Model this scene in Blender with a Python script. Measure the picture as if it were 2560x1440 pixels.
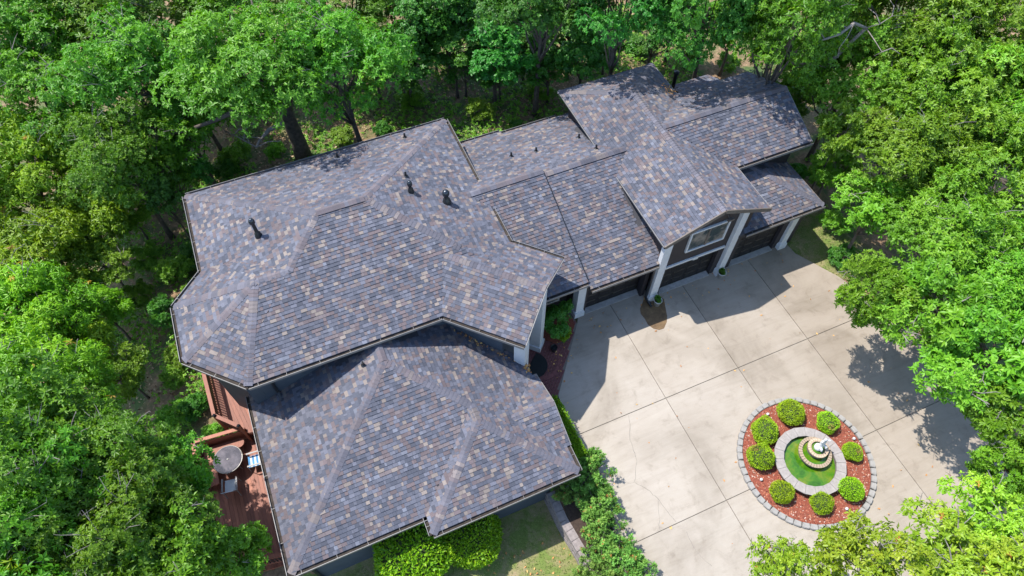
import bpy, bmesh, math, random
import numpy as np
from mathutils import Vector, Matrix, Quaternion

random.seed(7); rng = np.random.default_rng(7)
for o in list(bpy.data.objects):
    bpy.data.objects.remove(o, do_unlink=True)
SC = bpy.context.scene
COL = SC.collection

# ------------------------------------------------------------------ camera, sky, sun, exposure
# House frame: X runs along the house, Y towards its back, Z up; driveway at z = 0.
CAM_H = 27.0; FOC = 1687.46; PITCH = math.radians(57.134); ROLL = math.radians(-.2923); YAW = math.radians(23.444)
def _camera_axes():
    f = Vector((0, math.cos(PITCH), -math.sin(PITCH))); r = Vector((1, 0, 0)); d = f.cross(r)
    r2 = r*math.cos(ROLL) + d*math.sin(ROLL); d2 = d*math.cos(ROLL) - r*math.sin(ROLL)
    q = Matrix.Rotation(-YAW, 3, 'Z')
    return q @ r2, q @ d2, q @ f
CR, CD, CF = _camera_axes()
cam_data = bpy.data.cameras.new('camera'); cam = bpy.data.objects.new('camera', cam_data); COL.objects.link(cam)
m = Matrix((CR, -CD, -CF)).transposed().to_4x4(); m.translation = (0, 0, CAM_H); cam.matrix_world = m
cam_data.sensor_width = 36; cam_data.lens = FOC/2560*36; cam_data.clip_end = 2000; cam_data.clip_start = .1
SC.camera = cam
def un(px, py, z):
    d = CR*((px-1280)/FOC) + CD*((py-720)/FOC) + CF
    t = (z-CAM_H)/d.z
    return Vector((d.x*t, d.y*t, z))

SUN_FALL = Vector((.365, -.37, -1)).normalized()      # the way the light travels
world = bpy.data.worlds.new('World'); SC.world = world; world.use_nodes = True
nt = world.node_tree; sky = nt.nodes.new('ShaderNodeTexSky'); sky.sky_type = 'NISHITA'; sky.sun_disc = False
sky.sun_elevation = math.asin(-SUN_FALL.z); sky.sun_rotation = math.atan2(-SUN_FALL.x, -SUN_FALL.y)
sky.air_density = 1.1; sky.dust_density = .6; sky.ozone_density = 1.5
nt.links.new(sky.outputs[0], nt.nodes['Background'].inputs[0]); nt.nodes['Background'].inputs[1].default_value = .15
sun_data = bpy.data.lights.new('sun', 'SUN'); sun_data.energy = 3.5; sun_data.angle = math.radians(.5); sun_data.color = (1, .955, .88)
sun = bpy.data.objects.new('sun', sun_data); COL.objects.link(sun); sun.rotation_euler = SUN_FALL.to_track_quat('-Z', 'Y').to_euler(); sun.location = (-20, 20, 60)
SC.view_settings.view_transform = 'Standard'; SC.view_settings.look = 'None'; SC.view_settings.exposure = 1.2; SC.view_settings.gamma = 1
SC.cycles.use_denoising = True; SC.cycles.max_bounces = 6; SC.cycles.diffuse_bounces = 3; SC.cycles.transmission_bounces = 4; SC.cycles.transparent_max_bounces = 8

# ------------------------------------------------------------------ materials
MAT = {}
def new_mat(name):
    mt = bpy.data.materials.new(name); mt.use_nodes = True; MAT[name] = mt
    n = mt.node_tree.nodes; return mt, n, mt.node_tree.links, n['Principled BSDF']
def ramp(n, l, fac, stops):
    r = n.new('ShaderNodeValToRGB'); e = r.color_ramp.elements
    while len(e) < len(stops): e.new(.5)
    for k, (p, c) in enumerate(stops): e[k].position = p; e[k].color = (*c, 1)
    l.new(fac, r.inputs[0]); return r.outputs[0]
def noise(n, l, scale, detail=4, rough=.6, vec=None, coord='Object', dist=0):
    t = n.new('ShaderNodeTexNoise'); t.inputs['Scale'].default_value = scale; t.inputs['Detail'].default_value = detail; t.inputs['Roughness'].default_value = rough
    t.inputs['Distortion'].default_value = dist
    if vec is None:
        c = n.new('ShaderNodeTexCoord'); vec = c.outputs[coord]
    l.new(vec, t.inputs['Vector']); return t.outputs['Fac']
def mixc(n, l, fac, a, b, kind='MIX'):
    x = n.new('ShaderNodeMix'); x.data_type = 'RGBA'; x.blend_type = kind
    for s, v in ((x.inputs[0], fac), (x.inputs[6], a), (x.inputs[7], b)):
        if isinstance(v, (int, float)): s.default_value = v
        elif isinstance(v, tuple): s.default_value = (*v, 1)
        else: l.new(v, s)
    return x.outputs[2]
def mathn(n, l, op, a, b=0., clamp=False):
    x = n.new('ShaderNodeMath'); x.operation = op; x.use_clamp = clamp
    for s, v in ((x.inputs[0], a), (x.inputs[1], b)):
        if isinstance(v, (int, float)): s.default_value = v
        else: l.new(v, s)
    return x.outputs[0]
def bump(n, l, b, h, strength, dist=.02):
    x = n.new('ShaderNodeBump'); x.inputs['Strength'].default_value = strength; x.inputs['Distance'].default_value = dist
    l.new(h, x.inputs['Height']); l.new(x.outputs[0], b.inputs['Normal'])
def plain(name, col, rough=.6, var=.18, scale=6, metal=0, spec=.4, bmp=0):
    mt, n, l, b = new_mat(name)
    f = noise(n, l, scale, 5)
    d = tuple(max(0, c*(1-var)) for c in col); e = tuple(min(1, c*(1+var)) for c in col)
    l.new(ramp(n, l, f, [(.3, d), (.7, e)]), b.inputs['Base Color'])
    b.inputs['Roughness'].default_value = rough; b.inputs['Metallic'].default_value = metal; b.inputs['Specular IOR Level'].default_value = spec
    if bmp: bump(n, l, b, noise(n, l, scale*8, 3), bmp)
    return mt
def attr(n, name):
    a = n.new('ShaderNodeAttribute'); a.attribute_name = name; return a

# asphalt shingles: colour of each tab from its own face colour, granules from noise
mt, n, l, b = new_mat('shingle')
a = attr(n, 'tab')
tcg = n.new('ShaderNodeNewGeometry')
g = noise(n, l, 55, 2, .7, tcg.outputs['Position']); w = noise(n, l, .45, 3, .5, tcg.outputs['Position'])
c = mixc(n, l, .55, a.outputs['Color'], ramp(n, l, g, [(.3, (.55, .55, .56)), (.7, (1.35, 1.33, 1.3))]), 'MULTIPLY')
c = mixc(n, l, .75, c, ramp(n, l, w, [(.3, (.84, .84, .86)), (.7, (1.13, 1.11, 1.1))]), 'MULTIPLY')
l.new(c, b.inputs['Base Color']); b.inputs['Roughness'].default_value = .82; b.inputs['Specular IOR Level'].default_value = .35
bump(n, l, b, g, .35, .006)
plain('roof_deck', (0.044, 0.044, 0.052), .9)
plain('trim_white', (.52, .53, .55), .5, .08, 3)
plain('trim_lip', (.17, .163, .16), .45, .12, 5)
plain('gutter_mud', (.032, .025, .02), .9, .6, 9)
plain('siding', (.030, .0255, .029), .65, .12, 2)
plain('siding_blue', (0.053, 0.068, 0.090), .65, .12, 2)
plain('soffit', (0.118, 0.096, 0.081), .7)
plain('door_dark', (0.011, 0.010, 0.011), .5, .3, 5)
plain('black_metal', (0.013, 0.015, 0.018), .32, .2, 5, 0, .5)
plain('black_cap', (0.037, 0.044, 0.056), .22, .2, 5, .6, .6)
plain('concrete_sill', (0.296, 0.281, 0.266), .85, .2, 5)
plain('stone_cap', (0.26, 0.235, 0.222), .85, .18, 5, bmp=.3)
plain('stone_wall', (0.163, 0.133, 0.115), .9, .35, 7, bmp=.4)
plain('stone_rim', (0.340, 0.259, 0.185), .8, .4, 9, bmp=.3)
plain('edging', (0.25, 0.238, 0.225), .9, .2, 6, bmp=.3)
plain('block_wall', (0.222, 0.192, 0.185), .9, .25, 7, bmp=.4)
plain('statue_white', (0.518, 0.518, 0.533), .55, .1, 5)
plain('brick_paver', (.145, .052, .05), .8, .35, 8)
plain('rubber_mat', (0.009, 0.011, 0.012), .8, .3, 12)
plain('pot_white', (0.407, 0.407, 0.400), .5, .15, 7)
plain('soil', (0.041, 0.027, 0.020), .95, .4, 12)
plain('bark', (0.085, 0.070, 0.060), .95, .45, 5, bmp=.8)
plain('bark_pale', (0.200, 0.178, 0.163), .9, .3, 6, bmp=.5)
plain('sling_blue', (0.044, 0.192, 0.407), .7, .5, 6)
plain('sling_white', (0.459, 0.474, 0.488), .7, .1, 6)
plain('chair_frame', (0.222, 0.207, 0.185), .4, .2, 6, .3)
plain('dark_sheet', (0.009, 0.016, 0.030), .5, .3, 3)
plain('crack', (.20, .175, .15), .9)
plain('joint', (.15, .13, .11), .95)
plain('mulch_base', (.185, .050, .030), .95, .5, 25)
plain('rock_grey', (0.222, 0.207, 0.200), .9, .3, 6)
# wood deck boards
mt, n, l, b = new_mat('deck_wood')
oi = n.new('ShaderNodeObjectInfo'); tc = n.new('ShaderNodeTexCoord'); mp = n.new('ShaderNodeMapping'); mp.inputs['Scale'].default_value = (9, 1, 9)
l.new(tc.outputs['Object'], mp.inputs[0])
f = mathn(n, l, 'ADD', mathn(n, l, 'MULTIPLY', noise(n, l, 2.5, 5, .65, mp.outputs[0]), .65), mathn(n, l, 'MULTIPLY', oi.outputs['Random'], .35))
l.new(ramp(n, l, f, [(.25, (.13, .035, .017)), (.55, (.25, .075, .037)), (.85, (.36, .125, .065))]), b.inputs['Base Color']); b.inputs['Roughness'].default_value = .6
# driveway concrete
mt, n, l, b = new_mat('concrete')
geo = n.new('ShaderNodeNewGeometry'); P = geo.outputs['Position']; oi = n.new('ShaderNodeObjectInfo')
big = noise(n, l, .28, 5, .6, P, dist=.6); mid = noise(n, l, 1.6, 6, .7, P, dist=.4); fine = noise(n, l, 28, 3, .7, P)
c = ramp(n, l, big, [(.3, (.235, .204, .166)), (.5, (.315, .278, .234)), (.75, (.355, .318, .275))])
c = mixc(n, l, .7, c, ramp(n, l, mid, [(.3, (.70, .68, .65)), (.45, (.97, .96, .95)), (.6, (1., 1., 1.)), (.75, (1.1, 1.1, 1.1))]), 'MULTIPLY')
mpc = n.new('ShaderNodeMapping'); mpc.inputs['Rotation'].default_value = (0, 0, .5); mpc.inputs['Scale'].default_value = (.5, 4., 1); l.new(P, mpc.inputs[0])
stk = noise(n, l, .8, 6, .7, mpc.outputs[0], dist=1.2)
c = mixc(n, l, .5, c, ramp(n, l, stk, [(.3, (.80, .78, .75)), (.5, (1, 1, 1)), (.72, (1.09, 1.09, 1.09))]), 'MULTIPLY')
c = mixc(n, l, .35, c, ramp(n, l, fine, [(.3, (.85, .85, .85)), (.7, (1.1, 1.1, 1.1))]), 'MULTIPLY')
c = mixc(n, l, 1., c, oi.outputs['Color'], 'MULTIPLY')
l.new(c, b.inputs['Base Color']); b.inputs['Roughness'].default_value = .8; b.inputs['Specular IOR Level'].default_value = .3
bump(n, l, b, fine, .12, .004)
# wet run-off stain
mt, n, l, b = new_mat('wet_concrete')
f = noise(n, l, 3.5, 6, .65)
l.new(ramp(n, l, f, [(.3, (.08, .05, .026)), (.6, (.15, .096, .048)), (.8, (.21, .14, .075))]), b.inputs['Base Color']); b.inputs['Roughness'].default_value = .42
# forest floor
mt, n, l, b = new_mat('forest_floor')
geo = n.new('ShaderNodeNewGeometry'); P = geo.outputs['Position']
f1 = noise(n, l, .55, 6, .65, P, dist=.8); f2 = noise(n, l, 5, 6, .75, P); f3 = noise(n, l, 22, 3, .7, P)
c = ramp(n, l, f2, [(.3, (.07, .045, .028)), (.5, (.20, .125, .07)), (.7, (.34, .22, .135))])
gr = ramp(n, l, f3, [(.3, (.025, .05, .012)), (.7, (.085, .14, .03))])
c = mixc(n, l, ramp(n, l, f1, [(.42, (0, 0, 0)), (.58, (1, 1, 1))]), c, gr)
l.new(c, b.inputs['Base Color']); b.inputs['Roughness'].default_value = .95; bump(n, l, b, f3, .6, .05)
# lawn
mt, n, l, b = new_mat('lawn')
geo = n.new('ShaderNodeNewGeometry'); P = geo.outputs['Position']
f1 = noise(n, l, 1.3, 6, .7, P, dist=.5); f2 = noise(n, l, 30, 4, .75, P)
c = ramp(n, l, f1, [(.32, (.28, .22, .13)), (.46, (.20, .19, .08)), (.58, (.12, .17, .035)), (.75, (.16, .21, .055))])
c = mixc(n, l, .8, c, ramp(n, l, f2, [(.3, (.5, .5, .45)), (.7, (1.35, 1.35, 1.3))]), 'MULTIPLY')
l.new(c, b.inputs['Base Color']); b.inputs['Roughness'].default_value = .95; bump(n, l, b, f2, .7, .03)
# water in the pools
mt, n, l, b = new_mat('pool_water')
f = noise(n, l, 2.2, 5, .6, dist=.5); f2 = noise(n, l, 16, 3)
l.new(ramp(n, l, f, [(.3, (.018, .07, .004)), (.48, (.045, .135, .005)), (.7, (.14, .17, .012))]), b.inputs['Base Color'])
b.inputs['Roughness'].default_value = .08; b.inputs['Specular IOR Level'].default_value = .6; bump(n, l, b, f2, .12, .02)
# window glass and table glass
mt, n, l, b = new_mat('glass_pane')
f = noise(n, l, 1.2, 3)
l.new(ramp(n, l, f, [(.42, (.03, .045, .045)), (.58, (.24, .2, .16))]), b.inputs['Base Color']); b.inputs['Roughness'].default_value = .06; b.inputs['Specular IOR Level'].default_value = .9  # beige patches paint a reflection into the dark pane colour
mt, n, l, b = new_mat('table_glass')
tc = n.new('ShaderNodeTexCoord'); wv = n.new('ShaderNodeTexNoise'); wv.inputs['Scale'].default_value = 3; l.new(tc.outputs['Object'], wv.inputs['Vector'])
l.new(ramp(n, l, wv.outputs['Fac'], [(.4, (.05, .045, .055)), (.7, (.16, .14, .16))]), b.inputs['Base Color'])
b.inputs['Roughness'].default_value = .05; b.inputs['Transmission Weight'].default_value = .35; b.inputs['Specular IOR Level'].default_value = .8
# loose leaves, mulch chips
def attr_mat(name, stops, rough=.8):
    mt, n, l, b = new_mat(name); a = attr(n, 'var')
    l.new(ramp(n, l, a.outputs['Fac'], stops), b.inputs['Base Color']); b.inputs['Roughness'].default_value = rough
attr_mat('litter', [(0, (.10, .06, .035)), (.4, (.27, .16, .08)), (.75, (.40, .26, .15)), (1, (.5, .38, .24))])
attr_mat('fallen', [(0, (.30, .12, .04)), (.5, (.45, .22, .07)), (1, (.55, .36, .12))])
attr_mat('mulch_chip', [(0, (.10, .026, .016)), (.35, (.26, .07, .04)), (.7, (.38, .14, .075)), (.85, (.36, .22, .15)), (1, (.5, .42, .37))])
attr_mat('grass', [(0, (.08, .14, .02)), (.5, (.17, .25, .04)), (.8, (.28, .31, .08)), (1, (.42, .35, .18))])
# foliage: var runs from dark leaf to light leaf; each tree shifts a little by its own random
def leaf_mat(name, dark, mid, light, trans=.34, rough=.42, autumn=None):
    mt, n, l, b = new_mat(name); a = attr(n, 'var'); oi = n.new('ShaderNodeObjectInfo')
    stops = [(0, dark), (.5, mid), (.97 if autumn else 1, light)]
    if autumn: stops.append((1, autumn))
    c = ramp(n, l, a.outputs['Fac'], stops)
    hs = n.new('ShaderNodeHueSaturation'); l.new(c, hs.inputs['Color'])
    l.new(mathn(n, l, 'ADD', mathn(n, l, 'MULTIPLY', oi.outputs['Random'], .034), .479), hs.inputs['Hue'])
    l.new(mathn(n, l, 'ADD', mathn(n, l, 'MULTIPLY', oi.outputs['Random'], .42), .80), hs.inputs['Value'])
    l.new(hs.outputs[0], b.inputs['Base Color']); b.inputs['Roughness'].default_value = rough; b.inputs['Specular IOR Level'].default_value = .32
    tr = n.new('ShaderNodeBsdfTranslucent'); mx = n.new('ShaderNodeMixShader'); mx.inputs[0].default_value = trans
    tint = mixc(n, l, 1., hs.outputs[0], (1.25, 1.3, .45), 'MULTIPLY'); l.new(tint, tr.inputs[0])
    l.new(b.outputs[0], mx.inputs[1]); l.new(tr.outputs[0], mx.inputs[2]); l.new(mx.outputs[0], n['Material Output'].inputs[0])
leaf_mat('leaf_oak', (.036, .118, .008), (.086, .235, .012), (.19, .38, .026))
leaf_mat('leaf_hickory', (.064, .165, .006), (.15, .32, .009), (.29, .46, .018), autumn=(.38, .24, .05))
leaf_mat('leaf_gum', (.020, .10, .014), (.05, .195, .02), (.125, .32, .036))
leaf_mat('leaf_bright', (.05, .148, .010), (.122, .29, .016), (.255, .44, .038))
leaf_mat('leaf_lime', (.09, .20, .014), (.21, .36, .02), (.37, .48, .036), autumn=(.38, .17, .04))
leaf_mat('leaf_ball', (.16, .31, .010), (.29, .49, .014), (.42, .60, .025), autumn=(.36, .24, .08))
leaf_mat('leaf_box', (.085, .21, .008), (.18, .36, .012), (.33, .46, .02))
leaf_mat('leaf_hedge', (.03, .10, .01), (.06, .17, .016), (.12, .24, .03))
leaf_mat('leaf_juniper', (.075, .18, .035), (.165, .34, .06), (.31, .46, .10), .22, .6, autumn=(.48, .2, .08))
plain('twig_core', (0.030, 0.045, 0.012), .95, .4, 10)

# ------------------------------------------------------------------ builders
def tag(o, label=None, cat=None, group=None, kind=None):
    if label: o['label'] = label
    if cat: o['category'] = cat
    if group: o['group'] = group
    if kind: o['kind'] = kind
    return o
def link(name, data, parent=None):
    o = bpy.data.objects.new(name, data); COL.objects.link(o)
    if parent is not None: o.parent = parent
    return o
def empty(name, loc=(0, 0, 0), label=None, cat=None, group=None, rz=0):
    o = link(name, None); o.location = loc; o.rotation_euler = (0, 0, rz); o.empty_display_size = .2
    return tag(o, label, cat, group)
def copy_tree(o, parent=None):
    c = o.copy(); COL.objects.link(c); c.parent = parent
    for ch in o.children: copy_tree(ch, c)
    return c

class MB:
    def __init__(s): s.v = []; s.f = []; s.m = []; s.c = []
    def face(s, pts, mi=0, col=None):
        k = len(s.v); s.v += [tuple(p) for p in pts]; s.f.append(tuple(range(k, k+len(pts)))); s.m.append(mi); s.c.append(col)
    def mesh(s, vs, fs, mi=0, col=None):
        k = len(s.v); s.v += [tuple(p) for p in vs]
        for f in fs: s.f.append(tuple(i+k for i in f)); s.m.append(mi); s.c.append(col)
    def box(s, x0, x1, y0, y1, z0, z1, mi=0, col=None):
        s.mesh([(x0,y0,z0),(x1,y0,z0),(x1,y1,z0),(x0,y1,z0),(x0,y0,z1),(x1,y0,z1),(x1,y1,z1),(x0,y1,z1)],
               [(0,3,2,1),(4,5,6,7),(0,1,5,4),(1,2,6,5),(2,3,7,6),(3,0,4,7)], mi, col)
    def prism(s, poly, z0, z1, mi=0, col=None):
        k = len(poly); f0 = (lambda p: z0) if not callable(z0) else z0; f1 = (lambda p: z1) if not callable(z1) else z1
        vs = [(p[0], p[1], f0(p)) for p in poly] + [(p[0], p[1], f1(p)) for p in poly]
        s.mesh(vs, [tuple(range(k-1, -1, -1)), tuple(range(k, 2*k))] + [(i, (i+1) % k, (i+1) % k+k, i+k) for i in range(k)], mi, col)
    def bar(s, p0, p1, w, h, mi=0, up=(0, 0, 1), col=None):
        p0, p1 = Vector(p0), Vector(p1); d = (p1-p0).normalized(); u = Vector(up)
        sd = d.cross(u)
        if sd.length < 1e-4: sd = d.cross(Vector((1, 0, 0)))
        sd = sd.normalized()*w/2; u2 = sd.cross(d).normalized()*h/2
        vs = [p+a*sd+b_*u2 for p in (p0, p1) for a, b_ in ((-1,-1),(1,-1),(1,1),(-1,1))]
        s.mesh(vs, [(3,2,1,0),(4,5,6,7),(0,1,5,4),(1,2,6,5),(2,3,7,6),(3,0,4,7)], mi, col)
    def tube(s, pts, rad, seg=8, mi=0, cap=True):
        pts = [Vector(p) for p in pts]; k = len(s.v); rings = []
        u = None
        for i, p in enumerate(pts):
            d = (pts[min(i+1, len(pts)-1)]-pts[max(i-1, 0)]).normalized()
            if u is None: u = d.cross(Vector((.13, .97, .2))).normalized()
            u = (u-d*u.dot(d)).normalized(); w = d.cross(u)
            r = rad[i] if isinstance(rad, (list, tuple)) else rad
            for j in range(seg):
                t = 2*math.pi*j/seg; s.v.append(tuple(p+(u*math.cos(t)+w*math.sin(t))*r))
        for i in range(len(pts)-1):
            for j in range(seg):
                a0 = k+i*seg+j; a1 = k+i*seg+(j+1) % seg; s.f.append((a0, a1, a1+seg, a0+seg)); s.m.append(mi); s.c.append(None)
        if cap:
            s.f.append(tuple(k+j for j in range(seg-1, -1, -1))); s.m.append(mi); s.c.append(None)
            e = k+(len(pts)-1)*seg; s.f.append(tuple(e+j for j in range(seg))); s.m.append(mi); s.c.append(None)
    def lathe(s, prof, seg=24, mi=0, c=(0, 0, 0)):
        k = len(s.v)
        for r, z in prof:
            for j in range(seg):
                t = 2*math.pi*j/seg; s.v.append((c[0]+r*math.cos(t), c[1]+r*math.sin(t), c[2]+z))
        for i in range(len(prof)-1):
            for j in range(seg):
                a0 = k+i*seg+j; a1 = k+i*seg+(j+1) % seg; s.f.append((a0, a1, a1+seg, a0+seg)); s.m.append(mi); s.c.append(None)
    def build(s, name, mats, parent=None, smooth=False, attr_name='tab'):
        me = bpy.data.meshes.new(name); me.from_pydata(s.v, [], s.f)
        if not isinstance(mats, (list, tuple)): mats = [mats]
        for q in mats: me.materials.append(MAT[q])
        if len(mats) > 1: me.polygons.foreach_set('material_index', s.m)
        if smooth: me.polygons.foreach_set('use_smooth', [True]*len(s.f))
        if any(c is not None for c in s.c):
            at = me.attributes.new(attr_name, 'FLOAT_COLOR', 'FACE')
            at.data.foreach_set('color', [x for c in s.c for x in ((*c, 1.) if c else (.2, .2, .2, 1.))])
        me.update(); return link(name, me, parent)

def leaf_mesh(name, P, D, N, L, W, var, mat, droop=.12, fold=.10):
    """P base, D axis, N face normal (all n x 3), L length, W width: a folded kite of two triangles per leaf."""
    k = len(P); S = np.cross(D, N); S /= np.linalg.norm(S, axis=1)[:, None]+1e-9
    L = L[:, None]; W = W[:, None]
    v = np.empty((k, 4, 3)); v[:, 0] = P; v[:, 1] = P+D*L*.5+S*W*.5+N*W*fold*2; v[:, 2] = P+D*L-N*L*droop; v[:, 3] = P+D*L*.5-S*W*.5+N*W*fold*2
    me = bpy.data.meshes.new(name)
    me.vertices.add(4*k); me.vertices.foreach_set('co', v.reshape(-1).astype(np.float32))
    base = np.arange(k)[:, None]*4; idx = (base+np.array([[0, 1, 2, 0, 2, 3]])).reshape(-1)
    me.loops.add(6*k); me.loops.foreach_set('vertex_index', idx.astype(np.int32))
    me.polygons.add(2*k); me.polygons.foreach_set('loop_start', np.arange(0, 6*k, 3, dtype=np.int32)); me.polygons.foreach_set('loop_total', np.full(2*k, 3, np.int32))
    at = me.attributes.new('var', 'FLOAT', 'FACE'); at.data.foreach_set('value', np.repeat(np.clip(var, 0, 1), 2).astype(np.float32))
    me.materials.append(MAT[mat]); me.update(calc_edges=True); me.validate()
    return me
def unit(a): return a/(np.linalg.norm(a, axis=1)[:, None]+1e-9)
def rosettes(C, A, k, L, W, lift, jit=.3):
    """k leaves around each centre C on axis A; returns leaf arrays"""
    n_ = len(C); C = np.repeat(C, k, 0); A = np.repeat(A, k, 0)
    ref = unit(rng.normal(size=(n_, 3))); ref = np.repeat(ref, k, 0)
    T = unit(np.cross(A, ref)); B = np.cross(A, T)
    ph = np.tile(np.arange(k)*2*np.pi/k, n_)+rng.normal(0, .3, n_*k)
    R = T*np.cos(ph)[:, None]+B*np.sin(ph)[:, None]
    el = rng.normal(lift, jit, n_*k)[:, None]
    D = unit(R*np.cos(el)+A*np.sin(el)); N = unit(A*np.cos(el)-R*np.sin(el)+rng.normal(0, .22, (n_*k, 3)))
    N = unit(N-D*(N*D).sum(1)[:, None])
    return C+D*L*.05, D, N, L*rng.uniform(.7, 1.25, n_*k), W*rng.uniform(.75, 1.2, n_*k)
# ------------------------------------------------------------------ terrain and ground
def smooth(t): t = max(0., min(1., t)); return t*t*(3-2*t)
def terrain(x, y):
    z = -.10
    z -= 1.5*smooth((-3.2-x)/4.2)
    z -= 2.6*smooth((-8.5-x)/6.5)
    if x < 4.62: z = min(z, -.10-.95*smooth((8.6-y)/1.2))
    if x > 23.8: z -= .09*min(x-23.8, 20)
    if y > 24.: z += .12*math.sin(x*.7+1)*math.sin(y*.5)*smooth((y-24.)/3)
    return z
def axis(lo, hi, step, extra):
    a = list(np.arange(lo, hi+1e-6, step))+extra
    for k in (8, 20, 45, 90, 180, 380): a += [lo-k, hi+k]
    return sorted(set(round(float(v), 3) for v in a))
gx = axis(-26, 44, 1., [4.58, 4.66]); gy = axis(-14, 48, 1., [7.4, 8.2])
gv = [(x, y, terrain(x, y)) for y in gy for x in gx]; nx = len(gx)
gf = [(j*nx+i, j*nx+i+1, (j+1)*nx+i+1, (j+1)*nx+i) for j in range(len(gy)-1) for i in range(nx-1)]
g = MB(); g.mesh(gv, gf); tag(g.build('ground', 'forest_floor', smooth=True), kind='structure')

def sheet(name, poly, zf, mat, step=.5):
    """a draped sheet: triangulated fan of a polygon grid clipped to poly"""
    m_ = MB(); xs = [p[0] for p in poly]; ys = [p[1] for p in poly]
    x = math.floor(min(xs))
    while x < max(xs):
        y = math.floor(min(ys))
        while y < max(ys):
            q = [(x, y), (x+step, y), (x+step, y+step), (x, y+step)]
            c_ = clip_poly(poly, q)
            if len(c_) > 2: m_.face([(p[0], p[1], zf(*p)) for p in c_])
            y += step
        x += step
    return m_.build(name, mat)
def clip_half(poly, a, b_, c_):
    """keep a*x+b*y <= c"""
    out = []
    for i in range(len(poly)):
        p, q = poly[i], poly[(i+1) % len(poly)]
        dp = a*p[0]+b_*p[1]-c_; dq = a*q[0]+b_*q[1]-c_
        if dp <= 1e-9: out.append(p)
        if (dp < -1e-9 and dq > 1e-9) or (dp > 1e-9 and dq < -1e-9):
            t = dp/(dp-dq); out.append((p[0]+(q[0]-p[0])*t, p[1]+(q[1]-p[1])*t))
    return out
def clip_poly(poly, win):
    for i in range(len(win)):
        p, q = win[i], win[(i+1) % len(win)]; ex, ey = q[0]-p[0], q[1]-p[1]
        poly = clip_half(poly, ey, -ex, ey*p[0]-ex*p[1])
        if len(poly) < 3: return []
    return poly
def area(poly): return .5*abs(sum(poly[i][0]*poly[(i+1) % len(poly)][1]-poly[(i+1) % len(poly)][0]*poly[i][1] for i in range(len(poly))))
def inside(p, poly):
    x, y = p; r = False; j = len(poly)-1
    for i in range(len(poly)):
        xi, yi = poly[i][0], poly[i][1]; xj, yj = poly[j][0], poly[j][1]
        if (yi > y) != (yj > y) and x < (xj-xi)*(y-yi)/(yj-yi)+xi: r = not r
        j = i
    return r

# lawn in front of the low wing and the grass patch by the right-hand garage
tag(sheet('lawn', [(-9.5, -9), (4.5, -9), (4.5, 7.6), (-9.5, 7.6)], lambda x, y: terrain(x, y)+.02, 'lawn'), kind='structure')
PATCH = [(20.5, 13.4), (20.6, 12.4), (21.7, 10.4), (23.4, 9.0), (24.0, 11.5), (23.2, 14.5), (21.2, 15.4)]
tag(sheet('grass_verge', PATCH, lambda x, y: terrain(x, y)+.03, 'lawn'), kind='structure')

# driveway: joint bed below, one slab per pour
DRIVE = [(9.25, 13.55), (8.95, 13.05), (6.62, 10.15), (6.35, 9.3), (6.5, 7.4), (6.2, 4.8), (6.1, 2.4), (5.4, -3.4), (22.6, -3.4), (23.3, 1.), (23.3, 5.5), (21.7, 10.4), (20.6, 12.4), (20.5, 13.55)]
dv = MB(); dv.prism(DRIVE, -.09, -.035)
drive = tag(dv.build('driveway', 'joint'), kind='structure')
XJ = [0, 10.81, 14.49, 18.22, 30]; YJ = [-8, -1.27, 3.47, 8.21, 20]
for i in range(4):
    for j in range(4):
        q = [(XJ[i]+.014, YJ[j]+.014), (XJ[i+1]-.014, YJ[j]+.014), (XJ[i+1]-.014, YJ[j+1]-.014), (XJ[i]+.014, YJ[j+1]-.014)]
        p = clip_poly(DRIVE, q)
        if len(p) < 3 or area(p) < .05: continue
        s_ = MB(); s_.prism(p, -.034, 0.); o = s_.build('slab', 'concrete', drive); k = (1., .97, .90, .84)[i]*random.uniform(.97, 1.03); o.color = (k, k*(1, .99, .975, .96)[i], k*(1, .98, .95, .92)[i], 1)   # older pours are yellower
# run-off stain and the hairline cracks
st = [un(*p, .004) for p in ((1612,742),(1600,772),(1602,785),(1612,797),(1620,812),(1634,822),(1648,825),(1660,821),(1667,805),(1668,790),(1662,760),(1660,748),(1650,740),(1630,735))]
s_ = MB(); s_.face([tuple(p) for p in st]); s_.build('water_stain', 'wet_concrete', drive)
def crack(pix, w):
    pts = []
    for k in range(len(pix)-1):
        a_, b_ = un(*pix[k], .003), un(*pix[k+1], .003)
        for t in np.linspace(0, 1, 7)[:-1]:
            p = a_.lerp(b_, float(t)); pts.append(Vector((p.x+random.uniform(-.025, .025), p.y+random.uniform(-.025, .025), .003)))
    pts.append(un(*pix[-1], .003)); s_ = MB()
    for k in range(len(pts)-1):
        d = (pts[k+1]-pts[k]); sd = Vector((-d.y, d.x, 0)).normalized()*w*random.uniform(.3, .7)
        s_.face([pts[k]-sd, pts[k]+sd, pts[k+1]+sd, pts[k+1]-sd])
    s_.build('crack', 'crack', drive)
crack([(1572,1040),(1576,1100),(1592,1150),(1586,1205),(1620,1225),(1648,1250),(1690,1305)], .02)
crack([(1586,1205),(1566,1208)], .014); crack([(1645,1248),(1650,1325)], .014); crack([(1716,1330),(1740,1380),(1780,1415)], .014)

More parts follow.
